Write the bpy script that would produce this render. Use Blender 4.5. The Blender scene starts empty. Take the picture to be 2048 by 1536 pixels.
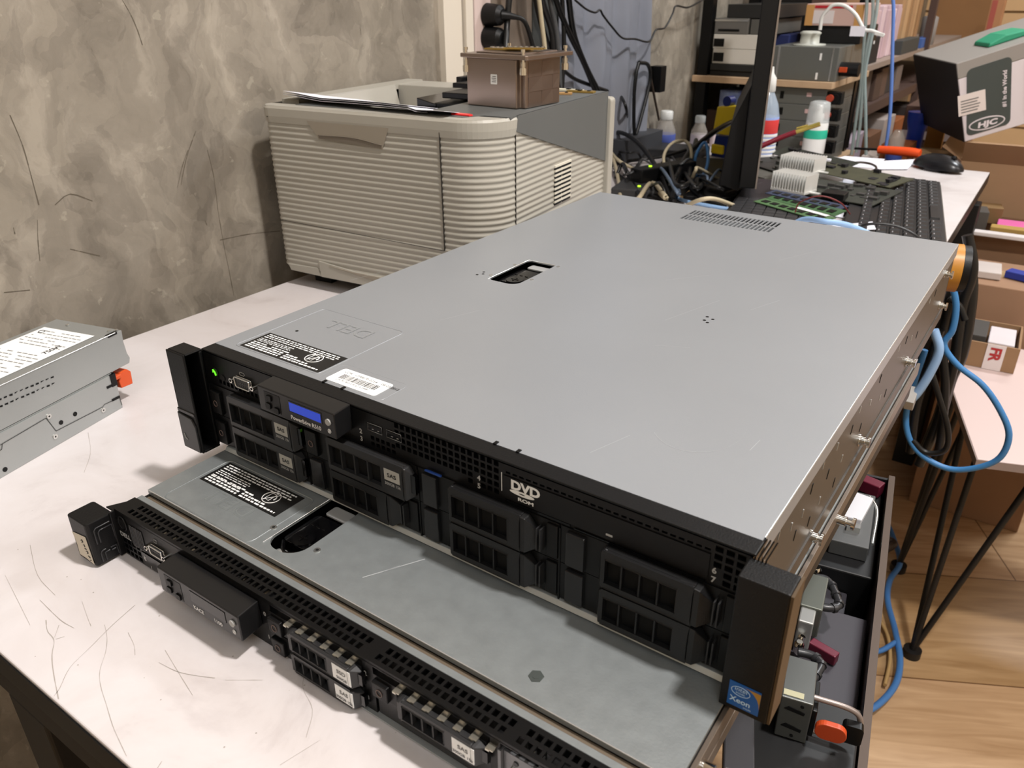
import bpy, math, random
from mathutils import Vector, Matrix
random.seed(7)
D = bpy.data
SC = bpy.context.scene
COL = SC.collection

# ------------------------------------------------------------------ camera
F_PX = 1576.24
CAM = Vector((0.5164, -0.3167, 1.1261))
ROT = Matrix(((0.8194, -0.2524, 0.5147), (0.5732, 0.3706, -0.7308), (-0.0063, 0.8939, 0.4483)))
_cd = D.cameras.new('camera'); _cam = D.objects.new('camera', _cd); COL.objects.link(_cam)
_x = Vector((ROT[0][0], ROT[1][0], ROT[2][0])).normalized()
_z = Vector((ROT[0][2], ROT[1][2], ROT[2][2])); _z = (_z - _x * _z.dot(_x)).normalized()
_y = _z.cross(_x)
ROT = Matrix((_x, _y, _z)).transposed()
_cam.matrix_world = Matrix.Translation(CAM) @ ROT.to_4x4()
_cd.sensor_fit = 'HORIZONTAL'; _cd.sensor_width = 36.0
_cd.lens = F_PX * 36.0 / 2048.0
_cd.clip_start = 0.01; _cd.clip_end = 60
_cd.dof.use_dof = True; _cd.dof.focus_distance = 0.62; _cd.dof.aperture_fstop = 16.0
SC.camera = _cam

# ------------------------------------------------------------------ view, world, lights
SC.view_settings.view_transform = 'Standard'; SC.view_settings.look = 'None'
SC.view_settings.gamma = 1.0; SC.view_settings.use_curve_mapping = False
SC.view_settings.exposure = 0.0
_w = D.worlds.new('world'); SC.world = _w; _w.use_nodes = True
_bg = _w.node_tree.nodes['Background']; _bg.inputs[0].default_value = (0.9, 0.93, 1.0, 1); _bg.inputs[1].default_value = 0.15

def area(name, loc, size, power, col=(1, 1, 1), target=None, sy=None):
    l = D.lights.new(name, 'AREA'); l.energy = power; l.color = col
    l.shape = 'RECTANGLE'; l.size = size; l.size_y = sy or size
    o = D.objects.new(name, l); COL.objects.link(o); o.location = loc
    if target is not None:
        o.rotation_euler = (Vector(target) - Vector(loc)).to_track_quat('-Z', 'Y').to_euler()
    o['kind'] = 'light'
    return o
WARM = (1.0, 0.955, 0.92)
COOL = (0.93, 0.97, 1.0)
area('ceiling_lamp', (0.92, 0.18, 2.62), 0.12, 44, WARM, (0.55, 0.15, 0.8))
area('ceiling_lamp', (1.2, -1.3, 2.66), 1.2, 20, COOL)
area('ceiling_lamp', (0.95, 2.1, 2.66), 0.5, 40, COOL, None, 0.3)
area('ceiling_lamp', (0.9, 3.7, 2.66), 0.9, 26, WARM, None, 0.3)
area('ceiling_lamp', (2.4, 0.6, 2.66), 1.2, 26, WARM)

# ------------------------------------------------------------------ helpers
def ray(u, v):
    return ROT @ Vector(((u - 1024) / F_PX, -(v - 768) / F_PX, -1.0))
def W(u, v, x=None, y=None, z=None):
    """point of the room seen at (u, v) of the photograph, on the plane x=, y= or z="""
    q = ray(u, v)
    if z is not None: t = (z - CAM.z) / q.z
    elif y is not None: t = (y - CAM.y) / q.y
    else: t = (x - CAM.x) / q.x
    return CAM + q * t

def srgb(c):
    if isinstance(c, str): c = tuple(int(c[i:i + 2], 16) / 255 for i in (0, 2, 4))
    return tuple((x / 12.92 if x <= 0.04045 else ((x + 0.055) / 1.055) ** 2.4) for x in c)
MATS = {}
def mat(name, col, rough=0.5, metal=0.0, noise=0.0, nscale=40, bump=0.0, bscale=200, trans=0.0, alpha=1.0, emit=0.0, spec=0.5, coat=0.0, col2=None, ior=1.45):
    if name in MATS: return MATS[name]
    m = D.materials.new(name); m.use_nodes = True
    nt = m.node_tree; b = nt.nodes['Principled BSDF']
    c = srgb(col)
    b.inputs['Base Color'].default_value = (*c, 1)
    b.inputs['Roughness'].default_value = rough; b.inputs['Metallic'].default_value = metal
    b.inputs['Specular IOR Level'].default_value = spec
    b.inputs['IOR'].default_value = ior
    if trans: b.inputs['Transmission Weight'].default_value = trans
    if alpha < 1: b.inputs['Alpha'].default_value = alpha
    if coat: b.inputs['Coat Weight'].default_value = coat
    if emit:
        b.inputs['Emission Color'].default_value = (*c, 1); b.inputs['Emission Strength'].default_value = emit
    tc = nt.nodes.new('ShaderNodeTexCoord')
    if noise or col2:
        n = nt.nodes.new('ShaderNodeTexNoise'); n.inputs['Scale'].default_value = nscale; n.inputs['Detail'].default_value = 6
        nt.links.new(tc.outputs['Object'], n.inputs['Vector'])
        r = nt.nodes.new('ShaderNodeValToRGB')
        r.color_ramp.elements[0].position = 0.3; r.color_ramp.elements[1].position = 0.7
        if col2: ca, cb = c, srgb(col2)
        else: ca = tuple(x * (1 - noise) for x in c); cb = tuple(min(1, x * (1 + noise)) for x in c)
        r.color_ramp.elements[0].color = (*ca, 1); r.color_ramp.elements[1].color = (*cb, 1)
        nt.links.new(n.outputs['Fac'], r.inputs['Fac']); nt.links.new(r.outputs['Color'], b.inputs['Base Color'])
    if bump:
        n2 = nt.nodes.new('ShaderNodeTexNoise'); n2.inputs['Scale'].default_value = bscale; n2.inputs['Detail'].default_value = 3
        nt.links.new(tc.outputs['Object'], n2.inputs['Vector'])
        bp = nt.nodes.new('ShaderNodeBump'); bp.inputs['Strength'].default_value = bump; bp.inputs['Distance'].default_value = 0.001
        nt.links.new(n2.outputs['Fac'], bp.inputs['Height']); nt.links.new(bp.outputs['Normal'], b.inputs['Normal'])
    MATS[name] = m
    return m

class MB:
    """collects faces, then links them as ONE mesh object"""
    def __init__(s): s.v = []; s.f = []; s.m = []; s.mats = []; s.sm = []; s.cur = 0; s.T = None
    def use(s, m):
        if m not in s.mats: s.mats.append(m)
        s.cur = s.mats.index(m); return s
    def add(s, vs, fs, smooth=False):
        o = len(s.v)
        for p in vs:
            p = Vector(p)
            s.v.append(s.T @ p if s.T else p)
        for f in fs:
            s.f.append([i + o for i in f]); s.m.append(s.cur); s.sm.append(smooth)
        return s
    def box(s, a, b):
        x0, y0, z0 = [min(a[i], b[i]) for i in range(3)]; x1, y1, z1 = [max(a[i], b[i]) for i in range(3)]
        return s.add([(x0, y0, z0), (x1, y0, z0), (x1, y1, z0), (x0, y1, z0), (x0, y0, z1), (x1, y0, z1), (x1, y1, z1), (x0, y1, z1)],
              [(0, 3, 2, 1), (4, 5, 6, 7), (0, 1, 5, 4), (1, 2, 6, 5), (2, 3, 7, 6), (3, 0, 4, 7)])
    def rbox(s, a, b, r, seg=4, axis='z'):
        """box with rounded edges along one axis"""
        lo = [min(a[i], b[i]) for i in range(3)]; hi = [max(a[i], b[i]) for i in range(3)]
        ax = {'x': (1, 2, 0), 'y': (0, 2, 1), 'z': (0, 1, 2)}[axis]
        r = min(r, (hi[ax[0]] - lo[ax[0]]) / 2 - 1e-6, (hi[ax[1]] - lo[ax[1]]) / 2 - 1e-6)
        P = []
        for cx, cy, a0 in ((hi[ax[0]] - r, hi[ax[1]] - r, 0), (lo[ax[0]] + r, hi[ax[1]] - r, 90), (lo[ax[0]] + r, lo[ax[1]] + r, 180), (hi[ax[0]] - r, lo[ax[1]] + r, 270)):
            for k in range(seg + 1):
                t = math.radians(a0 + 90 * k / seg); P.append((cx + r * math.cos(t), cy + r * math.sin(t)))
        return s.prism(P, axis, lo[ax[2]], hi[ax[2]])
    def prism(s, P, axis, a, b):
        """polygon P (two coordinates, in x-y-z order) extruded along axis from a to b"""
        def pt(p, h):
            if axis == 'z': return (p[0], p[1], h)
            if axis == 'y': return (p[0], h, p[1])
            return (h, p[0], p[1])
        n = len(P); vs = [pt(p, a) for p in P] + [pt(p, b) for p in P]
        fs = [tuple(range(n - 1, -1, -1)), tuple(range(n, 2 * n))] + [(i, (i + 1) % n, n + (i + 1) % n, n + i) for i in range(n)]
        return s.add(vs, fs)
    def quad(s, a, b, c, d): return s.add([a, b, c, d], [(0, 1, 2, 3)])
    def ring(s, c, d, r, n, ref=None):
        d = Vector(d).normalized(); ref = ref or (Vector((0, 0, 1)) if abs(d.z) < 0.9 else Vector((1, 0, 0)))
        u = d.cross(ref).normalized(); w = d.cross(u)
        return [Vector(c) + (u * math.cos(2 * math.pi * k / n) + w * math.sin(2 * math.pi * k / n)) * r for k in range(n)]
    def cyl(s, p0, p1, r, n=16, r2=None):
        p0, p1 = Vector(p0), Vector(p1); r2 = r if r2 is None else r2
        a = s.ring(p0, p1 - p0, r, n); b = s.ring(p1, p1 - p0, r2, n)
        o = len(s.v); s.add(a + b, [(i, (i + 1) % n, n + (i + 1) % n, n + i) for i in range(n)], True)
        s.add(a, [tuple(range(n - 1, -1, -1))]); s.add(b, [tuple(range(n))]); return s
    def tube(s, pts, r, n=8, close=False, smooth=True, sub=5):
        pts = [Vector(p) for p in pts]
        if smooth and len(pts) > 2: pts = catmull(pts, sub, close)
        m = len(pts); V = []; up = None
        for i, p in enumerate(pts):
            d = (pts[(i + 1) % m] - pts[i - 1]) if (close or 0 < i < m - 1) else (pts[1] - pts[0] if i == 0 else pts[-1] - pts[-2])
            if d.length < 1e-9: d = Vector((0, 0, 1))
            d.normalize()
            if up is None: up = Vector((0, 0, 1)) if abs(d.z) < 0.9 else Vector((1, 0, 0))
            u = d.cross(up).normalized(); w = u.cross(d).normalized(); up = w
            rr = r(i / (m - 1)) if callable(r) else r
            V += [p + (u * math.cos(2 * math.pi * k / n) + w * math.sin(2 * math.pi * k / n)) * rr for k in range(n)]
        F = []
        for i in range(m if close else m - 1):
            j = (i + 1) % m
            F += [(i * n + k, i * n + (k + 1) % n, j * n + (k + 1) % n, j * n + k) for k in range(n)]
        s.add(V, F, True)
        if not close: s.add(V[:n], [tuple(range(n))]); s.add(V[-n:], [tuple(range(n - 1, -1, -1))])
        return s
    def lathe(s, prof, c=(0, 0, 0), n=24, smooth=True):
        V = [(c[0] + r * math.cos(2 * math.pi * k / n), c[1] + r * math.sin(2 * math.pi * k / n), c[2] + z) for r, z in prof for k in range(n)]
        F = [(i * n + k, i * n + (k + 1) % n, (i + 1) * n + (k + 1) % n, (i + 1) * n + k) for i in range(len(prof) - 1) for k in range(n)]
        s.add(V, F, smooth)
        s.add(V[:n], [tuple(range(n - 1, -1, -1))]); s.add(V[-n:], [tuple(range(n))]); return s
    def plate(s, axis, lo, hi, holes, a, b):
        """flat plate lo..hi (two coords), thickness a..b along axis, with rectangular see-through holes (x0,y0,x1,y1)"""
        xs = sorted({lo[0], hi[0], *[h[0] for h in holes], *[h[2] for h in holes]}); ys = sorted({lo[1], hi[1], *[h[1] for h in holes], *[h[3] for h in holes]})
        def pt(x, y, h): return {'z': (x, y, h), 'y': (x, h, y), 'x': (h, x, y)}[axis]
        idx = {}; V = []
        def vi(i, j, k):
            key = (i, j, k)
            if key not in idx: idx[key] = len(V); V.append(pt(xs[i], ys[j], (a, b)[k]))
            return idx[key]
        nx, ny = len(xs) - 1, len(ys) - 1
        solid = [[not any(h[0] - 1e-9 <= (xs[i] + xs[i + 1]) / 2 <= h[2] + 1e-9 and h[1] <= (ys[j] + ys[j + 1]) / 2 <= h[3] for h in holes) for j in range(ny)] for i in range(nx)]
        F = []
        for i in range(nx):
            for j in range(ny):
                if not solid[i][j]: continue
                F.append((vi(i, j, 0), vi(i, j + 1, 0), vi(i + 1, j + 1, 0), vi(i + 1, j, 0))); F.append((vi(i, j, 1), vi(i + 1, j, 1), vi(i + 1, j + 1, 1), vi(i, j + 1, 1)))
                for di, dj, e in ((-1, 0, ((i, j), (i, j + 1))), (1, 0, ((i + 1, j + 1), (i + 1, j))), (0, -1, ((i + 1, j), (i, j))), (0, 1, ((i, j + 1), (i + 1, j + 1)))):
                    q, w = i + di, j + dj
                    if not (0 <= q < nx and 0 <= w < ny and solid[q][w]):
                        (ai, aj), (bi, bj) = e; F.append((vi(ai, aj, 0), vi(bi, bj, 0), vi(bi, bj, 1), vi(ai, aj, 1)))
        return s.add(V, F)
    def text(s, t, size, org, xd=(1, 0, 0), yd=(0, 0, 1), th=0.0002, align='LEFT', bold=0.0, sx=1.0):
        V, F = glyphs(t, bold)
        xd = Vector(xd).normalized(); yd = Vector(yd).normalized(); nd = xd.cross(yd)
        w = max((p[0] for p in V), default=0)
        off = {'LEFT': 0, 'CENTER': -w / 2, 'RIGHT': -w}[align]
        P = [Vector(org) + xd * (p[0] + off) * size * sx + yd * p[1] * size + nd * th for p in V]
        return s.add(P, F)
    def build(s, name, parent=None, m=None, bev=0.0, seg=2, origin=None, autosmooth=False):
        if m is not None and not s.mats: s.mats = [m]
        off = Vector(origin) if origin else Vector((0, 0, 0))
        me = D.meshes.new(name); me.from_pydata([p - off for p in s.v], [], s.f)
        for q in s.mats: me.materials.append(q)
        me.polygons.foreach_set('material_index', s.m); me.polygons.foreach_set('use_smooth', s.sm); me.update()
        o = D.objects.new(name, me); COL.objects.link(o); o.location = off
        if parent: o.parent = parent
        if bev:
            bm_ = o.modifiers.new('bevel', 'BEVEL'); bm_.width = bev; bm_.segments = seg; bm_.limit_method = 'ANGLE'; bm_.angle_limit = math.radians(40)
        return o
def catmull(P, k, close=False):
    out = []; n = len(P)
    for i in range(n if close else n - 1):
        p0 = P[i - 1] if (i or close) else P[0] * 2 - P[1]; p1 = P[i]; p2 = P[(i + 1) % n]; p3 = P[(i + 2) % n] if (close or i + 2 < n) else P[-1] * 2 - P[-2]
        for j in range(k):
            t = j / k
            out.append(0.5 * ((2 * p1) + (p2 - p0) * t + (2 * p0 - 5 * p1 + 4 * p2 - p3) * t * t + (3 * p1 - p0 - 3 * p2 + p3) * t ** 3))
    if not close: out.append(P[-1])
    return out
_G = {}
def glyphs(t, bold=0.0):
    k = (t, bold)
    if k not in _G:
        c = D.curves.new('t', 'FONT'); c.body = t; c.size = 1; c.offset = bold; c.resolution_u = 3; c.fill_mode = 'FRONT'
        o = D.objects.new('t', c); COL.objects.link(o)
        dg = bpy.context.evaluated_depsgraph_get(); dg.update()
        me = D.meshes.new_from_object(o.evaluated_get(dg))
        _G[k] = ([tuple(v.co) for v in me.vertices], [tuple(p.vertices) for p in me.polygons])
        D.objects.remove(o); D.curves.remove(c); D.meshes.remove(me)
    return _G[k]
def tag(o, label, cat=None, group=None, kind=None):
    if label: o['label'] = label
    if cat: o['category'] = cat
    if group: o['group'] = group
    if kind: o['kind'] = kind
    return o
def thing(name, label, cat, loc, rz=0.0, group=None, rx=0.0, ry=0.0):
    o = D.objects.new(name, None); COL.objects.link(o); o.location = loc; o.rotation_euler = (rx, ry, rz); o.empty_display_size = 0.02
    return tag(o, label, cat, group)
def solo(name, mb, label, cat, m=None, group=None, bev=0.0, kind=None, seg=2):
    xs = [p.x for p in mb.v]; ys = [p.y for p in mb.v]; zs = [p.z for p in mb.v]
    o = mb.build(name, None, m, bev, seg, ((min(xs) + max(xs)) / 2, (min(ys) + max(ys)) / 2, min(zs)))
    return tag(o, label, cat, group, kind)
def copy_tree(o, parent=None):
    c = o.copy(); COL.objects.link(c); c.parent = parent
    for ch in list(o.children): copy_tree(ch, c)
    return c
def struct(name, mb, m=None, bev=0.0):
    o = mb.build(name, None, m, bev); o['kind'] = 'structure'; return o

# ------------------------------------------------------------------ common materials
BLK = mat('black_plastic', '0b0b0c', 0.45, spec=.35, bump=0.15, bscale=900)
BLK2 = mat('black_panel', '080809', 0.4, spec=.35)
BLKG = mat('gloss_black', '050506', 0.15)
DRK = mat('dark_hollow', '030303', 0.8)
STEEL = mat('galvanised_steel', 'b4b8b8', 0.38, 0.55, noise=0.05, nscale=60)
ZINC = mat('bright_zinc', 'd8d8d4', 0.25, 0.9)
WHT = mat('white_print', 'e8e8e6', 0.6)
GRYP = mat('grey_print', 'a8a8a6', 0.6)
CHROME = mat('chrome', 'e6e2da', 0.12, 1.0)
PAPER = mat('white_paper', 'e6e6f0', 0.8)
CABLEB = mat('black_cable', '131314', 0.4)
ORANGE = mat('orange_plastic', 'b5431c', 0.45)
# ================================================================== setting: floor, walls, table
def concrete_material():
    m = D.materials.new('bare_concrete'); m.use_nodes = True; nt = m.node_tree; L = nt.links
    b = nt.nodes['Principled BSDF']; b.inputs['Roughness'].default_value = 0.75
    tc = nt.nodes.new('ShaderNodeTexCoord')
    mp = nt.nodes.new('ShaderNodeMapping'); L.new(tc.outputs['Object'], mp.inputs['Vector'])
    def noise(scale, detail, dist, rough=0.6):
        n = nt.nodes.new('ShaderNodeTexNoise'); n.inputs['Scale'].default_value = scale; n.inputs['Detail'].default_value = detail
        n.inputs['Distortion'].default_value = dist; n.inputs['Roughness'].default_value = rough; L.new(mp.outputs['Vector'], n.inputs['Vector']); return n
    def ramp(n, stops):
        r = nt.nodes.new('ShaderNodeValToRGB'); e = r.color_ramp.elements
        while len(e) < len(stops): e.new(0.5)
        for q, (p, c) in zip(e, stops): q.position = p; q.color = (*srgb(c), 1)
        L.new(n.outputs['Fac'], r.inputs['Fac']); return r
    def mix(a, b_, fac, mode='MIX'):
        x = nt.nodes.new('ShaderNodeMix'); x.data_type = 'RGBA'; x.blend_type = mode
        if isinstance(fac, float): x.inputs['Factor'].default_value = fac
        else: L.new(fac, x.inputs['Factor'])
        L.new(a, x.inputs['A']); L.new(b_, x.inputs['B']); return x
    # position bent by noise, so the trowel patches get ragged outlines
    wn = nt.nodes.new('ShaderNodeTexNoise'); wn.inputs['Scale'].default_value = 7; wn.inputs['Detail'].default_value = 5; L.new(mp.outputs['Vector'], wn.inputs['Vector'])
    sc_ = nt.nodes.new('ShaderNodeVectorMath'); sc_.operation = 'SCALE'; sc_.inputs['Scale'].default_value = 0.17; L.new(wn.outputs['Color'], sc_.inputs[0])
    ad = nt.nodes.new('ShaderNodeVectorMath'); L.new(mp.outputs['Vector'], ad.inputs[0]); L.new(sc_.outputs['Vector'], ad.inputs[1])
    st = nt.nodes.new('ShaderNodeMapping'); st.inputs['Scale'].default_value = (1, 1.25, 0.8); L.new(ad.outputs['Vector'], st.inputs['Vector'])
    def patch(scale, stops):
        v = nt.nodes.new('ShaderNodeTexVoronoi'); v.inputs['Scale'].default_value = scale; v.inputs['Detail'].default_value = 1.5; L.new(st.outputs['Vector'], v.inputs['Vector'])
        sep = nt.nodes.new('ShaderNodeSeparateColor'); L.new(v.outputs['Color'], sep.inputs['Color'])
        r = nt.nodes.new('ShaderNodeValToRGB'); e = r.color_ramp.elements
        while len(e) < len(stops): e.new(0.5)
        for q, (p, c) in zip(e, stops): q.position = p; q.color = (*srgb(c), 1)
        L.new(sep.outputs['Red'], r.inputs['Fac']); return r
    base = ramp(noise(3.2, 9, 0.2, 0.62), [(0.34, '534d43'), (0.48, '71695e'), (0.60, '887f73')])
    p1 = patch(9, [(0.0, '5c554b'), (0.4, '776f64'), (0.8, '8c8478'), (1.0, 'a59c8d')])
    p2 = patch(24, [(0.0, '5c554b'), (0.5, '7c7468'), (1.0, 'a19889')])
    c0 = mix(base.outputs['Color'], p1.outputs['Color'], 0.5); c1 = mix(c0.outputs['Result'], p2.outputs['Color'], 0.32)
    mpz = nt.nodes.new('ShaderNodeMapping'); mpz.inputs['Scale'].default_value = (1, 1, 0.35); L.new(ad.outputs['Vector'], mpz.inputs['Vector'])
    nz = nt.nodes.new('ShaderNodeTexNoise'); nz.inputs['Scale'].default_value = 16; nz.inputs['Detail'].default_value = 8; nz.inputs['Roughness'].default_value = 0.62; L.new(mpz.outputs['Vector'], nz.inputs['Vector'])
    stx = ramp(nz, [(0.38, '4f483f'), (0.47, '776f63'), (0.56, '867e72'), (0.64, 'ada496')])
    c2 = mix(c1.outputs['Result'], stx.outputs['Color'], 0.36)
    spots = ramp(noise(34, 4, 0.3), [(0.66, '000000'), (0.69, 'ffffff')])
    lt = nt.nodes.new('ShaderNodeRGB'); lt.outputs[0].default_value = (*srgb('b3ac9b'), 1)
    c3 = mix(c2.outputs['Result'], lt.outputs[0], 0.0)
    mm = nt.nodes.new('ShaderNodeMath'); mm.operation = 'MULTIPLY'; mm.inputs[1].default_value = 0.3
    L.new(spots.outputs['Color'], mm.inputs[0]); L.new(mm.outputs[0], c3.inputs['Factor'])
    L.new(c3.outputs['Result'], b.inputs['Base Color'])
    bp = nt.nodes.new('ShaderNodeBump'); bp.inputs['Strength'].default_value = 0.35; bp.inputs['Distance'].default_value = 0.003
    L.new(noise(26, 6, 0.5).outputs['Fac'], bp.inputs['Height']); L.new(bp.outputs['Normal'], b.inputs['Normal'])
    return m
CONC = concrete_material()
def wood_floor_material():
    m = D.materials.new('laminate_planks'); m.use_nodes = True; nt = m.node_tree; L = nt.links
    b = nt.nodes['Principled BSDF']; b.inputs['Roughness'].default_value = 0.3
    tc = nt.nodes.new('ShaderNodeTexCoord'); mp = nt.nodes.new('ShaderNodeMapping'); L.new(tc.outputs['Object'], mp.inputs['Vector'])
    mp.inputs['Rotation'].default_value = (0, 0, math.radians(-28))
    br = nt.nodes.new('ShaderNodeTexBrick'); L.new(mp.outputs['Vector'], br.inputs['Vector'])
    br.inputs['Scale'].default_value = 1.0; br.inputs['Brick Width'].default_value = 1.2; br.inputs['Row Height'].default_value = 0.30
    br.inputs['Mortar Size'].default_value = 0.0015; br.inputs['Mortar'].default_value = (*srgb('6e5137'), 1)
    br.inputs['Color1'].default_value = (*srgb('c2a280'), 1); br.inputs['Color2'].default_value = (*srgb('a08258'), 1)
    mp2 = nt.nodes.new('ShaderNodeMapping'); L.new(mp.outputs['Vector'], mp2.inputs['Vector']); mp2.inputs['Scale'].default_value = (1.5, 14, 1)
    n = nt.nodes.new('ShaderNodeTexNoise'); n.inputs['Scale'].default_value = 3; n.inputs['Detail'].default_value = 6; n.inputs['Distortion'].default_value = 1.2
    L.new(mp2.outputs['Vector'], n.inputs['Vector'])
    r = nt.nodes.new('ShaderNodeValToRGB'); r.color_ramp.elements[0].position = 0.3; r.color_ramp.elements[1].position = 0.7
    r.color_ramp.elements[0].color = (0.62, 0.55, 0.47, 1); r.color_ramp.elements[1].color = (1, 1, 1, 1); L.new(n.outputs['Fac'], r.inputs['Fac'])
    x = nt.nodes.new('ShaderNodeMix'); x.data_type = 'RGBA'; x.blend_type = 'MULTIPLY'; x.inputs['Factor'].default_value = 0.8
    L.new(br.outputs['Color'], x.inputs['A']); L.new(r.outputs['Color'], x.inputs['B']); L.new(x.outputs['Result'], b.inputs['Base Color'])
    return m
PLASTER = mat('cream_paint', 'd9cdb6', 0.8, noise=0.05, nscale=5)
XW = -0.415
XR, YB, YF, ZC = 3.2, 5.2, -2.4, 2.7
struct('floor', MB().box((XW - 0.1, YF, -0.05), (XR, YB, 0)), wood_floor_material())
_b = MB(); _b.use(CONC); _b.box((XW - 0.1, YF, 0), (XW, YB, ZC)); _b.use(mat('wall_crack', '5c5448', .9))
for _p in ([(415, 300), (428, 355), (436, 420), (446, 480), (458, 540), (468, 592)], [(362, 370), (372, 320), (385, 280), (392, 262)], [(355, 375), (364, 335), (376, 300)], [(8, 585), (60, 580)], [(75, 440), (76, 480), (80, 522)], [(20, 230), (45, 290), (62, 350), (78, 410)], [(440, 480), (500, 468), (560, 462)], [(245, 0), (262, 30), (275, 60), (285, 90)], [(110, 410), (140, 388), (185, 402)], [(140, 498), (170, 505), (200, 512)], [(410, 440), (414, 450)], [(720, 48), (722, 70)], [(27, 455), (30, 468)]):
    _q = catmull([W(u, v, x=XW + .0003) for u, v in _p], 3)
    for _k in range(len(_q) - 1):
        _d = (_q[_k + 1] - _q[_k]).normalized(); _n = Vector((0, -_d.z, _d.y)) * random.uniform(.0002, .0007); _b.quad(_q[_k] - _n, _q[_k] + _n, _q[_k + 1] + _n, _q[_k + 1] - _n)
struct('wall_left', _b)
struct('wall_right', MB().box((XR, YF, 0), (XR + 0.1, YB, ZC)), PLASTER)
struct('wall_front', MB().box((XW - 0.1, YF - 0.1, 0), (XR + 0.1, YF, ZC)), PLASTER)
_b = MB(); _b.use(mat('cream_siding', 'dcb98c', 0.7, noise=0.05, nscale=6))
for k in range(14):
    _b.box((XW - 0.1, YB, k * 0.2), (XR + 0.1, YB + 0.1, k * 0.2 + 0.188))
_b.use(mat('siding_groove', '8c7350', 0.8)); _b.box((XW - 0.1, YB + 0.012, 0), (XR + 0.1, YB + 0.1, ZC))
struct('wall_back', _b)
struct('ceiling', MB().box((XW - 0.1, YF, ZC), (XR, YB, ZC + 0.1)), mat('ceiling_paint', 'e4e2dc', 0.9))

# white vertical trunking on the wall
_b = MB(); _b.use(mat('trunking_plastic', 'cfc6b8', 0.5))
_b.box((XW, 0.800, 0.76), (XW + 0.012, 0.848, ZC)); _b.box((XW, 0.852, 0.76), (XW + 0.018, 0.872, ZC))
_o = struct('trim_1', _b)

# ---- work table
TABLE_Z = 0.75
TX0, TX1, TY0, TY1 = -0.372, 0.376, -0.200, 1.775
def laminate():
    m = D.materials.new('white_laminate'); m.use_nodes = True; nt = m.node_tree; L = nt.links
    b = nt.nodes['Principled BSDF']; b.inputs['Roughness'].default_value = 0.35
    tc = nt.nodes.new('ShaderNodeTexCoord')
    n = nt.nodes.new('ShaderNodeTexNoise'); n.inputs['Scale'].default_value = 9; n.inputs['Detail'].default_value = 9; n.inputs['Distortion'].default_value = 0.6; n.inputs['Roughness'].default_value = 0.65
    L.new(tc.outputs['Object'], n.inputs['Vector'])
    r = nt.nodes.new('ShaderNodeValToRGB'); e = r.color_ramp.elements; e.new(0.5)
    for q, (p, c) in zip(e, [(0.32, 'bfb7b6'), (0.42, 'ccc5c4'), (0.60, 'd2cccc')]): q.position = p; q.color = (*srgb(c), 1)
    L.new(n.outputs['Fac'], r.inputs['Fac']); L.new(r.outputs['Color'], b.inputs['Base Color'])
    return m
LAM = laminate()
tb = thing('work_table', 'long white laminate work table with black metal frame against the concrete wall', 'table', (0, 0.79, 0))
def lo(p): return (p[0], p[1] - 0.79, p[2])
MB().prism([(TX0, TY0 - .79), (.401, TY0 - .79), (.3645, .982), (TX0, .985)], 'z', .728, .75).build('tabletop', tb, LAM, 0.001)
MB().prism([(.4012, TY0 - .79), (.4012 + .0008, TY0 - .79), (.3645 + .001, .982), (.3645 + .0002, .982)], 'z', .7265, .7475).build('edge_band', tb, BLK2)
MB().box(lo((TX0 + .001, TY0 - 0.0012, 0.7265)), lo((TX1 - .001, TY0 - 0.0002, 0.7475))).build('edge_band', tb, BLK2)
FR = mat('frame_metal', '111010', 0.5, 0.1)
b = MB()
for x in (TX0 + 0.02, TX1 - 0.06): b.box(lo((x, TY0 + 0.02, 0.688)), lo((x + 0.04, TY1 - 0.02, 0.7275)))
for y in (TY0 + 0.003, 0.6, TY1 - 0.06): b.box(lo((TX0 + 0.06, y, 0.693)), lo((TX1 - 0.06, y + 0.04, 0.7275)))
b.build('frame', tb, FR)
for x in (TX0 + 0.02, TX1 - 0.06):
    for y in (TY0 + 0.015, 0.80, TY1 - 0.06):
        if x < 0 and y < 0: x_, y = .002, TY0 + .003
        else: x_ = x
        MB().box(lo((x_, y, 0)), lo((x_ + 0.05, y + 0.045, 0.6875 if x_ == x else .6925))).build('leg', tb, FR, 0.002)
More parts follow.
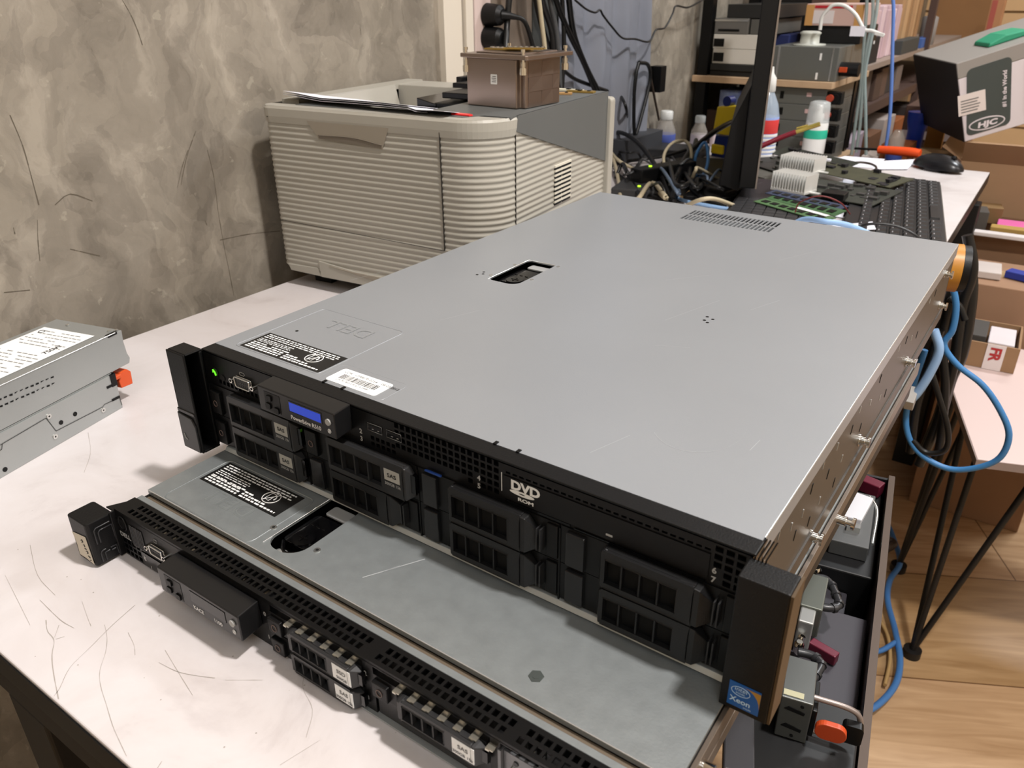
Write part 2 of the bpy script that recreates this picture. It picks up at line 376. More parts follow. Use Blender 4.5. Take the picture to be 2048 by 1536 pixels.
# fine cracks and scratches in the laminate
cr = MB()
def crack(pts, w=0.00035):
    P = catmull([W(u, v, z=0.7502) for u, v in pts], 4)
    V = []; F = []
    for i, p in enumerate(P):
        d = (P[min(i + 1, len(P) - 1)] - P[max(i - 1, 0)]).normalized(); n = Vector((-d.y, d.x, 0)); ww = w * random.uniform(0.35, 1)
        ww *= .7; V += [lo(p + n * ww), lo(p - n * ww)]
    cr.add(V, [(2 * i, 2 * i + 1, 2 * i + 3, 2 * i + 2) for i in range(len(P) - 1)])
for pts, w in [([(80, 1200), (105, 1225), (125, 1243), (148, 1256)], .0004), ([(92, 1240), (95, 1262), (108, 1280), (104, 1310), (107, 1345), (117, 1398)], .0005),
               ([(118, 1250), (109, 1275)], .0003), ([(112, 1278), (129, 1273)], .0004), ([(164, 1203), (175, 1235), (182, 1252)], .0003),
               ([(209, 1249), (214, 1275), (211, 1305), (200, 1340), (201, 1370), (213, 1410), (225, 1450), (238, 1480), (253, 1512)], .0003),
               ([(270, 1210), (225, 1250), (180, 1295), (140, 1335), (120, 1375), (108, 1392)], .0003), ([(318, 1325), (352, 1342), (385, 1350), (430, 1356)], .0004),
               ([(330, 1300), (360, 1350), (385, 1390)], .0003), ([(176, 865), (181, 905), (168, 945)], .0003), ([(256, 1265), (268, 1290), (270, 1310)], .00025),
               ([(315, 1536), (324, 1522)], .0004), ([(612, 1330), (606, 1375), (625, 1420), (612, 1475)], .0003), ([(560, 1530), (640, 1480)], .0002),
               ([(450, 1360), (525, 1360)], .00025), ([(60, 1090), (75, 1150), (110, 1190)], .0003), ([(10, 1150), (60, 1250)], .0002), ([(390, 1010), (320, 1000)], .0002), ([(340, 600), (352, 570)], .0003)]:
    crack(pts, w)
for _ in range(60):
    u, v = random.uniform(20, 900), random.uniform(900, 1500)
    p = W(u, v, z=0.7502)
    if not (TX0 < p.x < 0.3 and TY0 + .01 < p.y < -.1): continue
    r = random.uniform(0.0002, 0.0006); P = [lo((p.x + r * math.cos(k), p.y + r * math.sin(k), p.z)) for k in range(6)]
    cr.add(P, [tuple(range(6))])
o = cr.build('scratches', tb, mat('scratch_grey', 'a39b94', 0.8)); o['kind'] = 'stuff'

def ellipsoid(g, c, rx, ry, rz_, n=20, m=8):
    V = []; F = []
    for i in range(m + 1):
        t = math.pi / 2 * i / m
        for k in range(n):
            a = 2 * math.pi * k / n; V.append((c[0] + rx * math.cos(t) * math.cos(a), c[1] + ry * math.cos(t) * math.sin(a), c[2] + rz_ * math.sin(t)))
    for i in range(m):
        for k in range(n): F.append((i * n + k, i * n + (k + 1) % n, (i + 1) * n + (k + 1) % n, (i + 1) * n + k))
    g.add(V, F, True)
# ================================================================== 2U server
TOPM = mat('painted_steel_cover', '96999d', 0.36, 0.35, noise=0.035, nscale=5, bump=0.06, bscale=1400)
SIDEM = mat('bare_steel_side', '4a4641', 0.40, 0.3, noise=0.03, nscale=15)
BZ = 0.793
s2 = thing('rack_server', 'two unit silver server with black drive bays lying on top of the thinner server', 'server', (0, 0, BZ))
Wd, Dp, H = 0.437, 0.625, 0.087
# chassis: folded steel tray
b = MB(); b.use(SIDEM)
b.box((0.0005, 0.004, 0.0045), (Wd - 0.0005, 0.0055, 0.084)); b.box((0.001, 0.004, 0.004), (Wd - .001, Dp - .002, 0.0055))
for x0, x1 in ((0.0005, 0.002), (Wd - 0.0025, Wd - 0.001)):
    b.box((x0, 0.004, 0.004), (x1, Dp - 0.002, 0.083))
b.box((0.001, Dp - 0.004, 0.0055), (Wd - .001, Dp - 0.0025, 0.083))
b.use(mat('tray_lip', '443f3a', 0.40, 0.3)); b.box((Wd - 0.001, 0.012, 0.0035), (Wd + 0.0003, Dp - .002, 0.0165)); b.box((0.002, 0.012, 0.0035), (0.0005, Dp - .002, 0.0165))
b.build('chassis', s2)
def side_slot(y, z, m, h=.0062, w=.0013, k=.0022):
    MB().prism([(y, z), (y + w, z), (y + w + k, z + h), (y + k, z + h)], 'x', Wd - .00102, Wd - .0006).build('side_slot', s2, m)
for y, z in ((.030, .052), (.062, .026), (.085, .040), (.108, .060), (.118, .030), (.150, .048), (.178, .026), (.205, .055), (.240, .040), (.285, .062), (.330, .030), (.385, .058), (.450, .040), (.520, .060)): side_slot(y, z, BLK2)
for y, z in ((.012, .040), (.022, .062), (.045, .066), (.072, .055), (.096, .050), (.130, .066), (.140, .034), (.165, .062), (.190, .040), (.222, .064), (.262, .052), (.305, .038), (.350, .064), (.415, .050), (.490, .062)): side_slot(y, z, ZINC, .0048, .0010, .0016)
# rail studs
stud = MB(); stud.use(CHROME); stud.cyl((0, 0, 0), (.0035, 0, 0), .0035, 16).cyl((.0035, 0, 0), (.0055, 0, 0), .0022, 12).cyl((.0055, 0, 0), (.0072, 0, 0), .0042, 16).cyl((-.002, 0, 0), (0, 0, 0), .005, 16)
_st = None
for y, z in ((.135, .012), (.247, .03), (.42, .028), (.585, .03), (.56, .072)):
    if _st is None: _st = stud.build('rail_stud', s2)
    else: _st = _st.copy(); COL.objects.link(_st)
    _st.location = (Wd, y, z)
# cover with real openings
lx0, lx1, ly0, ly1 = 0.0875, 0.1195, 0.2535, 0.3235
holes = [(lx0, ly0, lx1, ly1)]
for i in range(22):
    for j in range(2):
        x = 0.1462 + i * 0.00499; holes.append((x, 0.5585 + j * 0.0245, x + 0.0032, 0.5585 + j * 0.0245 + 0.021))
b = MB(); b.use(TOPM); b.plate('z', (0.0006, 0.0125), (Wd - 0.0006, Dp), holes, 0.0857, 0.087)
b.box((0, 0.0125, 0.072), (0.0012, Dp, 0.0857)); b.box((0, 0.0125, 0.0857), (0.0006, Dp, 0.0866)); b.box((Wd - .0006, 0.016, 0.0857), (Wd, Dp, 0.0866))
b.box((Wd - .0012, 0.016, 0.074), (Wd, Dp, 0.0857)); b.box((0.001, Dp - .001, .07), (Wd - .001, Dp, .0857))
# rounded folded side edge
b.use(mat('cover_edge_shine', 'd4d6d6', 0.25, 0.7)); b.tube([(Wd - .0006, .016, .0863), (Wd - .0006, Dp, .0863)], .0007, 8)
b.use(mat('vent_liner', '55585a', 0.6, 0.3)); b.box((0.143, 0.5555, 0.080), (0.258, 0.608, 0.0806))
b.use(TOPM)
def ridge(mb, x0, y0, x1, y1, z, r=0.004, t=0.00045):
    P = []
    for cx, cy, a0 in ((x1 - r, y1 - r, 0), (x0 + r, y1 - r, 90), (x0 + r, y0 + r, 180), (x1 - r, y0 + r, 270)):
        for k in range(4): a = math.radians(a0 + 30 * k); P.append((cx + r * math.cos(a), cy + r * math.sin(a), z))
    mb.tube(P, t, 6, True, False)
ridge(b, .0165, .0188, .1096, .1118, .0869)
ridge(b, .1135, .0145, .1755, .0425, .0868, .004, .0003)
cover2 = b.build('cover', s2)
b = MB(); b.use(mat('embossed_steel', 'aeb2b2', 0.3, 0.5)); b.text('DELL', .021, (.092, .098, .0872), (-1, 0, 0), (0, -1, 0), 0, bold=.01, sx=1.05)
b.use(TOPM); b.text('DELL', .021, (.092, .098, .08728), (-1, 0, 0), (0, -1, 0), 0, bold=-.012, sx=1.05)
b.build('embossed_logo', cover2)
for x, y in ((.0354, .065), (.072, .268), (.075, .263), (.0715, .258), (.303, .276), (.298, .2705), (.302, .267), (.297, .279)):
    b = MB(); b.use(BLK2); b.cyl((x, y, .0871), (x, y, .08712), .0014, 10); b.build('cover_hole', cover2)
for x in (.1228, .1412, .2717, .2884): MB().box((x - .0011, .0118, .0868), (x + .0011, .0152, .0876)).build('cover_notch', cover2, BLK2)
for x, y in ((.0845, .303), (.0835, .264), (.1235, .275), (.1235, .322)): MB().cyl((x, y, .0869), (x, y, .0874), .0019, 10).build('cover_dimple', cover2, ZINC)
# scuffs: thin bright scratches
b = MB()
for (u0, v0, u1, v1) in ((1310, 690, 1380, 695), (1440, 600, 1330, 640), (1500, 620, 1560, 600), (700, 560, 760, 545), (1180, 905, 1260, 870), (1560, 520, 1640, 500), (880, 640, 960, 620), (1500, 900, 1520, 880), (1330, 560, 1420, 550)):
    p = W(u0, v0, z=BZ + .0872); q = W(u1, v1, z=BZ + .0872); p.z = q.z = .0871; d = (q - p).normalized() * .00012; n = Vector((-d.y, d.x, 0))
    b.quad(p + n, p - n, q - n, q + n)
pts = [W(1400 + 95 * math.cos(a), 850 + 55 * math.sin(a), z=BZ + .087) for a in [math.radians(10 + 14 * k) for k in range(12)]]
for p, q in zip(pts, pts[1:]):
    p, q = p.copy(), q.copy(); p.z = q.z = .0871; n = Vector((0, .00012, 0)); b.quad(p - n, q - n, q + n, p + n)
o = b.build('scuff_marks', cover2, mat('scuff', 'b9bcbe', 0.4, 0.3)); o['kind'] = 'stuff'
# cover latch in its well
def latch(parent, x0, y0, x1, y1, ztop, flip=False):
    g = MB(); g.use(BLKG)
    g.box((x0 + .0003, y0 + .0003, ztop - .012), (x1 - .0003, y1 - .0003, ztop - .0112))
    g.rbox((x0 + .002, y0 + .014, ztop - .011), (x1 - .002, y1 - .016, ztop - .0045), .004)
    g.cyl(((x0 + x1) / 2, y0 + .022, ztop - .0045), ((x0 + x1) / 2, y0 + .022, ztop - .0035), .0085, 20)
    g.box(((x0 + x1) / 2 - .004, y0 + .0215, ztop - .0035), ((x0 + x1) / 2 + .004, y0 + .0228, ztop - .003)); g.box(((x0 + x1) / 2 - .0006, y0 + .018, ztop - .0035), ((x0 + x1) / 2 + .0006, y0 + .026, ztop - .003))
    g.tube([(x0 + .004, y0 + .013, ztop - .006), ((x0 + x1) / 2, y0 + .005, ztop - .006), (x1 - .004, y0 + .013, ztop - .006)], .0018, 8)
    for i in range(3): g.box((x0 + .006 + .006 * i, y0 + .036, ztop - .0045), (x0 + .009 + .006 * i, y0 + .0372, ztop - .004))
    o = g.build('cover_latch', parent, None, .0004)
    g = MB(); g.use(mat('latch_tongue', 'a9aaaa', .4, .3)); g.rbox((x0 + .007, y1 - .014, ztop - .0044), (x1 - .003, y1 - .003, ztop - .0032), .002); g.build('latch_tongue', o)
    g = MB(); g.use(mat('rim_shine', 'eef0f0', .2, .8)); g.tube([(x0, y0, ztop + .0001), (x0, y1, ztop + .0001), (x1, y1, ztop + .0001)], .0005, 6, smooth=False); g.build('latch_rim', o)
    return o
latch(s2, lx0, ly0, lx1, ly1, .087)
def fillet(mb, cx, cy, sx, sy, r, z0, z1):
    """fills the square corner (cx, cy) of an opening so that it reads rounded"""
    P = [(cx, cy)] + [(cx + sx * r * (1 - math.sin(a)), cy + sy * r * (1 - math.cos(a))) for a in [math.radians(15 * k) for k in range(7)]]
    if sx * sy > 0: P = P[::-1]
    mb.prism(P, 'z', z0, z1)
_f = MB(); _f.use(TOPM)
for _c in ((lx0, ly0, 1, 1, .006), (lx1, ly0, -1, 1, .010), (lx0, ly1, 1, -1, .004), (lx1, ly1, -1, -1, .003)): fillet(_f, *_c, .0857, .0870)
_f.build('opening_corner', cover2)
# labels on the cover
LBL = mat('black_label', '161616', .45)
def reg_label(parent, x0, y0, x1, y1, z, seed):
    R = random.Random(seed); g = MB(); g.use(LBL); g.box((x0, y0, z), (x1, y1, z + .0002)); g.use(WHT); zz = z + .00026
    w, h = x1 - x0, y1 - y0
    def row(y, xa, xb, hh):
        x = xa
        while x < xb - .001:
            l = R.uniform(.0016, .0052); l = min(l, xb - x); g.quad((x, y, zz), (x + l, y, zz), (x + l, y + hh, zz), (x, y + hh, zz)); x += l + R.uniform(.0006, .0013)
    for k in range(3): row(y1 - .0032 - k * .0026, x0 + .003, x1 - .003 - .012 * R.random(), .0012)
    for k in range(3): row(y1 - .0115 - k * .0021, x0 + .003, x0 + w * .47, .0009)
    row(y1 - .0190, x0 + .003, x0 + .02, .0014); row(y1 - .0190, x0 + .024, x0 + w * .5, .0014)
    for k in range(3): row(y0 + .0022 + k * .0028, x0 + .003, x0 + w * .46, .0016)
    for k in range(3): row(y0 + .0022 + k * .0028, x0 + w * .5, x1 - .004 - k * .014, .0016)
    cx, cy, r = x0 + w * .76, y0 + h * .52, .0072
    P = [(cx + r * math.cos(a), cy + r * .93 * math.sin(a), zz) for a in [k * math.pi / 12 for k in range(24)]]; g.tube(P, .00035, 5, True, False)
    g.tube([(cx - .004, cy - .0048, zz), (cx + .0035, cy + .005, zz)], .0003, 5); g.tube([(cx - .0035, cy + .0045, zz), (cx - .0038, cy - .003, zz), (cx + .001, cy - .004, zz), (cx + .0012, cy + .004, zz), (cx - .0035, cy + .0045, zz)], .00028, 5, smooth=False)
    g.tube([(cx + .0022, cy + .0035, zz), (cx + .004, cy + .001, zz), (cx + .0038, cy - .0015, zz)], .0005, 5)
    return g.build('warning_label', parent)
reg_label(s2, .0205, .0205, .1083, .0502, .0870, 3)['label'] = 'black safety label with small white text and crossed circle symbol'
g = MB(); g.use(mat('sticker_white', 'f2f2f0', .5)); g.rbox((.1195, .0165, .0870), (.1675, .0368, .0873), .0025)
g.use(BLK2); g.text('COR   CM8670-0254    08/03/2012', .0036, (.1235, .0314, .0873), (1, 0, 0), (0, 1, 0), .00006)
x = .1265; R = random.Random(5)
while x < .161:
    w = R.choice((.0003, .0005, .0008)); g.quad((x, .0228, .08736), (x + w, .0228, .08736), (x + w, .0296, .08736), (x, .0296, .08736)); x += w + R.choice((.0003, .0005, .0007))
g.text('CM 70TB5P UR 02 XT8481', .0028, (.1265, .0198, .0873), (1, 0, 0), (0, 1, 0), .00006)
o = g.build('barcode_sticker', s2); o['label'] = 'white rounded sticker with a barcode'
# front bezel strip
b = MB(); b.use(BLK); b.prism([(0, .0868), (0.0125, .0868), (0.0125, .0835), (0.004, .0835), (0, .0855)], 'x', 0.0, .4375); b.build('front_strip', s2, None, .0006)
# front panel with real holes
fh = []
for i in range(11): fh.append((.0165 + i * .0047, .0615, .0165 + i * .0047 + .0031, .0650))
for j in range(5):
    for i in range(17 if j < 4 else 17):
        x = .2005 + i * .00495; z = .0618 + j * .0049
        if j == 0 and i < 12: continue
        if i == 13 and j in (0, 1): continue
        fh.append((x, z, x + .0036, z + .0034))
for j in range(2):
    for i in range(5): fh.append((.178 + i * .0047, .0605 + j * .0046, .178 + i * .0047 + .0031, .0605 + j * .0046 + .003))
for i in range(27): fh.append((.2885 + i * .00475, .0790, .2885 + i * .00475 + .0032, .0804))
for j in range(5):
    for i in range(3): 
        if j < 2 and i == 0: continue
        fh.append((.4175 + i * .0058, .0605 + j * .0049, .4175 + i * .0058 + .0042, .0605 + j * .0049 + .0035))
b = MB(); b.use(BLK2); b.plate('y', (0.0005, .0565), (Wd - .0005, .0835), fh, 0.0, .003)
b.use(DRK); b.box((.002, .0035, .0565), (Wd - .002, .0039, .083))
fp = b.build('front_panel', s2)
g = MB(); g.use(GRYP)
g.text('D', .0062, (.0062, .0762, 0), (1, 0, 0), (0, 0, 1), .0002, bold=.03); g.text('E', .0058, (.0103, .0772, 0), (.94, 0, .34), (-.34, 0, .94), .0002, bold=.03); g.text('LL', .0062, (.0140, .0762, 0), (1, 0, 0), (0, 0, 1), .0002, bold=.03)
g.build('maker_logo', fp)
# power button
g = MB(); g.use(BLK); g.cyl((.0135, -.0006, .0700), (.0135, .001, .0700), .0042, 20)
pb = g.build('power_button', fp)
g = MB(); g.use(mat('green_led', '59c820', .4, emit=1.6)); g.tube([(.0120, -.0010, .0722), (.0140, -.0010, .0705), (.0150, -.001, .0680)], .0007, 6); g.tube([(.0116, -.0009, .0700), (.0122, -.0009, .0712)], .0005, 5)
g.build('power_led', pb)
MB().cyl((.0225, -.0006, .0675), (.0225, .001, .0675), .0026, 14).build('reset_button', fp, BLK)
# VGA port
def vga(parent, x, z, sc=1.0):
    g = MB(); g.use(ZINC)
    P = []
    for cx, cz, a0 in ((.0075, .0028, 0), (-.0075, .0028, 90), (-.0068, -.0028, 180), (.0068, -.0028, 270)):
        for k in range(4): a = math.radians(a0 + 30 * k); P.append((x + sc * (cx + .0012 * math.cos(a)), -.0025, z + sc * (cz + .0012 * math.sin(a))))
    g.tube(P, .00055, 6, True, False); P2 = [(p[0], -.0005, p[2]) for p in P]; g.tube(P2, .0005, 6, True, False)
    g.use(mat('vga_core', '3a3a3c', .6)); g.prism([(p[0], p[2]) for p in P], 'y', -.0018, .001)
    g.use(BLKG)
    for j in range(3):
        for i in range(5): q = x + (-.005 + i * .0025 + (.0008 if j == 1 else 0)) * sc; g.cyl((q, -.0021, z + (.0024 - j * .0024) * sc), (q, -.0017, z + (.0024 - j * .0024) * sc), .0004, 6)
    g.use(CHROME)
    for s_ in (-1, 1): g.cyl((x + s_ * .0122 * sc, -.0035, z), (x + s_ * .0122 * sc, .001, z), .0021, 6)
    g.use(DRK)
    for s_ in (-1, 1): g.cyl((x + s_ * .0122 * sc, -.0037, z), (x + s_ * .0122 * sc, -.0034, z), .0011, 10)
    return g.build('video_port', parent)
vga(fp, .0485, .0705)
g = MB(); g.use(GRYP); g.tube([(.0452, -.0002, .0788), (.0495, -.0002, .0788), (.0505, -.0002, .0776), (.0495, -.0002, .0764), (.0452, -.0002, .0764), (.0442, -.0002, .0776)], .0002, 4, True, False)
g.build('screen_symbol', fp)
for t, x, z in (('2', .1680, .0670), ('3', .1680, .0612), ('4', .2672, .0665), ('5', .2672, .0608), ('6', .4172, .0665), ('7', .4172, .0608)): g = MB(); g.use(GRYP); g.text(t, .0050, (x, 0, z), (1, 0, 0), (0, 0, 1), .0003, bold=.03); g.build('bay_number', fp)
g = MB(); g.use(WHT); g.box((.2853, -.0003, .0655), (.2857, 0, .0785)); g.build('white_line', fp)
g = MB(); g.use(WHT); g.text('DVD', .0085, (.2925, 0, .0706), (1, 0, 0), (0, 0, 1), .0009, bold=.045, sx=1.15)
g.text('ROM', .0032, (.2975, 0, .0637), (1, 0, 0), (0, 0, 1), .0009, bold=.03, sx=1.6)
P = [(.3005 + .0088 * math.cos(a), -.0009, .0688 + .0016 * math.sin(a)) for a in [k * math.pi / 10 for k in range(20)]]; g.add(P, [tuple(range(20))][:1])
P = [(.3005 + .0022 * math.cos(a), -.00095, .0688 + .0004 * math.sin(a)) for a in [k * math.pi / 5 for k in range(10)]]; g.use(BLK2); g.add(P, [tuple(range(10))])
g.build('disc_logo', fp)
g = MB(); g.use(BLK2); g.box((.2870, -.0007, .0615), (.4155, -.0002, .0775)); g.use(BLKG); g.box((.288, -.0009, .0598), (.3335, -.0002, .0612)); g.box((.336, -.0009, .0592), (.4145, -.0002, .0600))
dv = g.build('optical_drive', fp); dv['label'] = 'slim optical drive with DVD ROM logo'
MB().box((.3565, -.0012, .0642), (.3605, -.0006, .0652)).build('eject_button', dv, GRYP)
for x in (.1765, .1935):
    g = MB(); g.use(BLKG); g.box((x, -.0004, .0722), (x + .0128, .0004, .0778)); g.use(GRYP)
    g.tube([(x, -.0005, .0722), (x + .0128, -.0005, .0722), (x + .0128, -.0005, .0778), (x, -.0005, .0778)], .00016, 4, True, False)
    g.use(BLK); g.box((x + .001, -.0006, .0756), (x + .0118, -.0003, .0770)); g.use(ZINC); g.box((x + .004, -.0007, .0738), (x + .0055, -.0004, .0742)); g.box((x + .009, -.0007, .0738), (x + .0105, -.0004, .0742))
    g.build('usb_port', fp)
# LCD control module
def lcd_module(parent, x0, x1, y0, y1, z0, z1, on, title, sub):
    g = MB(); g.use(mat('lcd_bezel', '161617', .3)); g.prism([(x0, y0 + .0), (x1, y0), (x1 - .0015, y1), (x0 - .002, y1)], 'z', z0, z1)
    m_ = g.build('display_module', parent, None, .0008)
    m_['label'] = 'protruding control panel with small screen'
    w = x1 - x0; h = z1 - z0
    g = MB(); g.use(BLKG); g.box((x0 + .42 * w, y0 - .0003, z0 + .42 * h), (x0 + .84 * w, y0 + .001, z0 + .85 * h))
    if on: g.use(mat('blue_lcd', '2340b8', .3, emit=.55)); g.box((x0 + .43 * w, y0 - .0005, z0 + .46 * h), (x0 + .83 * w, y0, z0 + .80 * h))
    sc_ = g.build('screen', m_)
    if on: sc_['label'] = 'lit blue screen'
    g = MB(); g.use(BLK2); g.box((x0 + .09 * w, y0 - .0002, z0 + .12 * h), (x0 + .30 * w, y0 + .001, z0 + .86 * h)); g.build('keypad_recess', m_)
    for kx, kz in ((.15, .62), (.13, .3), (.24, .22)): MB().rbox((x0 + kx * w - .0022, y0 - .0012, z0 + kz * h - .002), (x0 + kx * w + .0028, y0, z0 + kz * h + .0022), .0008, 2, 'y').build('key', m_, BLK)
    g = MB(); g.use(WHT); g.text(title, .0043, (x0 + .43 * w, y0, z0 + .14 * h), (1, 0, 0), (0, 0, 1), .0003, bold=.02)
    if sub: g.text(sub, .0043, (x0 + .68 * w, y0, z0 + .14 * h), (1, 0, 0), (0, 0, 1), .0003, bold=.01)
    P = [(x0 + .925 * w + .0013 * math.cos(a), y0 - .0003, z0 + .26 * h + .0015 * math.sin(a)) for a in [k * math.pi / 6 for k in range(12)]]; g.tube(P, .0003, 4, True, False); g.box((x0 + .922 * w, y0 - .0005, z0 + .22 * h), (x0 + .928 * w, y0, z0 + .3 * h))
    g.build('module_lettering', m_)
    MB().cyl((x0 + .925 * w, y0 - .0012, z0 + .62 * h), (x0 + .925 * w, y0, z0 + .62 * h), .0024, 16).build('round_button', m_, GRYP)
    return m_
lcd_module(s2, .0865, .1632, -.0165, 0, .0675, .0868, True, 'PowerEdge R510', None)
# drive carriers
LBG = mat('carrier_label', 'a8a69f', .5)
CAR = mat('carrier_plastic', '262627', .40)
CAR2 = mat('blank_plastic', '131314', .42, bump=.2, bscale=2200)
def frustum_end(g, xf, xb, z0, z1, yf, yb, cut):
    """tapered end of a carrier handle: full height at xf (front), lower and further back at xb"""
    xm = xf + (xb - xf) * .35
    A = [(xf, yf, z0), (xf, yf, z1), (xf, yb, z1), (xf, yb, z0)]
    M_ = [(xm, yf, z0), (xm, yf, z1 - .0004), (xm, yb, z1 - .0004), (xm, yb, z0)]
    B = [(xb, yf + (yb - yf) * .75, z0 + cut * .4), (xb, yf + (yb - yf) * .75, z1 - cut), (xb, yb, z1 - cut), (xb, yb, z0 + cut * .4)]
    F = []
    for o in (0, 4): F += [tuple(o + q for q in f) for f in ((0, 1, 5, 4), (1, 2, 6, 5), (2, 3, 7, 6), (3, 0, 4, 7))]
    F += [(3, 2, 1, 0), (8, 9, 10, 11)]
    if xb < xf: F = [f[::-1] for f in F]
    g.add(A + M_ + B, F)
def carrier(name, parent, x0, z0, w, h, live, texts=None, lab=LBG, yo=.0075, hs=.0265, w0=.0325, wn=.0485, lb=(.084, .0975), he=.106, ring=(.0087, .43), big=True):
    """hot swap drive carrier: button block, tapered handle with four openings, label zone"""
    root = MB(); root.use(BLK2); root.box((x0, -.001, z0), (x0 + w, .004, z0 + h)); r_ = root.build(name, parent)
    cm = CAR if live else CAR2
    y = -.001
    if live:
        g = MB(); g.use(BLK); g.box((x0 + ring[0] - .0058, -.0038, z0 + h * .08), (x0 + ring[0] + .0058, y + .001, z0 + h * .82)); bt = g.build('release_button', r_, None, .0006)
        cx, cz = x0 + ring[0], z0 + h * ring[1]
        g = MB(); g.use(mat('button_ring', '6b5a54', .5)); g.tube([(cx + .0022 * math.cos(a), -.0040, cz + .0024 * math.sin(a)) for a in [k * math.pi / 8 for k in range(16)]], .00032, 5, True, False); g.build('button_ring', bt)
    else:
        g = MB(); g.use(mat('blank_gloss', '1c1c1d', .2)); g.box((x0 + .0045, -.0035, z0 + .001), (x0 + .0165, y + .001, z0 + h - .002)); g.build('blank_end_panel', r_, None, .0006)
        he = .0935
        g = MB(); g.use(BLK2); g.box((x0 + .0990, -.0025, z0 + .0015), (x0 + w - .0003, y + .001, z0 + h - .0015)); g.build('blank_side_panel', r_, None, .0005)
        g = MB(); g.use(CAR); g.box((x0 + .0940, -.0060, z0 + .005), (x0 + .0948, -.001, z0 + h - .0055)); g.box((x0 + .0964, -.0060, z0 + .005), (x0 + .0973, -.001, z0 + h - .0055)); g.build('grip_bar', r_)
    ww = (wn - .0013 * 3) / 4
    if not live: ww = (.0420 - .0013 * 3) / 4
    g = MB(); g.use(cm)
    wz0, wz1 = (z0 + .0048, z0 + h - .0058) if big else (z0 + .0030, z0 + h - .0030)
    wins = [(x0 + w0 + i * (ww + .0013), wz0, x0 + w0 + i * (ww + .0013) + ww, wz1) for i in range(4)]
    a0, a1 = wins[0][0] - .0012, x0 + (he - .006 if live else .0835)
    g.plate('y', (a0, z0 + .0008), (a1, z0 + h - .0006), wins, -yo, -yo + .0022)
    for zz in (z0 + .0008, z0 + h - .0018): g.box((a0, -yo + .002, zz), (a1, y, zz + .0012))
    g.box((wins[-1][2] + .0012, -yo + .002, z0 + .001), (a1, y, z0 + h - .001))
    cut = .006 if big else .0025
    frustum_end(g, a0, x0 + hs, z0 + .0008, z0 + h - .0006, -yo, y, cut)
    frustum_end(g, a1, x0 + he, z0 + .0008, z0 + h - .0006, -yo, y, cut if live else .0085)
    g.build('handle', r_, None, .0005, 2)
    g = MB(); g.use(DRK); g.box((a0, -.0022, z0 + .002), (a1, -.0010, z0 + h - .002)); g.build('handle_back', r_)
    if live:
        g = MB(); g.use(BLKG); g.box((x0 + he - .0015, -yo + .003, z0 + h * .25), (x0 + he + .0022, -.001, z0 + h * .78)); g.build('catch', r_)
        g = MB(); g.use(lab); lx, lw = x0 + lb[0], lb[1] - lb[0]
        lz = (z0 + h * .45, z0 + h * .78) if big else (z0 + h * .14, z0 + h * .86)
        g.box((lx, -yo - .0003, lz[0]), (lx + lw, -yo + .0005, lz[1]))
        if texts:
            if big:
                g.use(BLK2); g.text(texts[0], .0042, (lx + lw * .5, -yo - .0003, lz[0] + .0030), (1, 0, 0), (0, 0, 1), .0002, 'CENTER', bold=.02, sx=1.2)
                g.use(GRYP); g.text(texts[1], .0031, (lx, -yo, lz[0] - .0036), (1, 0, 0), (0, 0, 1), .0003, bold=.01)
            else:
                g.use(mat('ink_grey', '6a6866', .6)); g.text(texts[0], .0040, (lx + lw * .5, -yo - .0003, lz[0] + .0056), (1, 0, 0), (0, 0, 1), .0002, 'CENTER', bold=.02, sx=1.1)
                g.use(BLK2); g.text(texts[1], .0030, (lx + lw * .5, -yo - .0003, lz[0] + .0012), (1, 0, 0), (0, 0, 1), .0002, 'CENTER', bold=.01)
        g.build('drive_label', r_)
    return r_
for ci in range(4):
    for ri in range(2):
        live = ci == 0 or (ci == 1 and ri == 0)
        carrier('drive_carrier' if live else 'drive_blank', s2, .0030 + .1083 * ci, .0325 if ri == 0 else .0058, .1070, .0262, live, ('SAS', '300GB 15k') if live else None)
g = MB(); g.use(BLK2); g.box((-.0015, .0005, .003), (Wd - .0015, .004, .0575)); g.box((-.0015, .0004, .003), (.0030, .010, .0850))
for x in (.1106, .2189, .3272): g.box((x - .0004, -.0015, .004), (x + .0006, .002, .0565))
g.build('drive_cage', s2)
g = MB(); g.use(STEEL); g.prism([(-.004, .0010), (.004, .0010), (.004, .0040), (-.002, .0040)], 'x', .012, Wd - .003); g.build('bottom_lip', s2, None, .0004)
g = MB(); g.use(mat('green_led2', '7ddc3c', .4, emit=1.0)); g.box((.1135, -.0024, .0490), (.1145, -.0010, .0515)); g.build('status_led', s2)
g = MB(); g.use(mat('blue_tag', '1d3a78', .4)); g.rbox((.2265, -.0028, .0592), (.2400, -.001, .0600), .0006, 2); g.build('service_tag', s2)
# rack ears
def left_ear(parent, x0, x1, y0, z0, z1, latch_z):
    g = MB(); g.use(BLK); t = .0018
    g.box((x0, y0, z0), (x1, y0 + t, z1)); g.box((x0, y0 + t, z0), (x0 + t, 0, z1)); g.box((x0, y0 + t, z1 - t), (x1, 0, z1)); g.box((x0, y0 + t, z0), (x1, 0, z0 + t)); g.box((x0 + t, -.003, z0 + t), (x1, 0, z1 - t))
    e = g.build('rack_ear', parent, None, .0010)
    return e
le = left_ear(s2, -.0214, .0012, -.0166, 0, .087, 0)
g = MB(); g.use(BLKG); g.prism([(-.0218, -.0172), (.0002, -.0172), (.0002, -.0150), (-.0218, -.0150)], 'z', .0330, .0365); g.use(mat('latch_black', '161617', .3)); g.prism([(-.0216, .0008), (-.0002, .0008), (-.0002, .0240), (-.004, .0310), (-.0216, .0330)], 'y', -.0180, -.0155)
g.build('ear_latch', le, None, .0006)
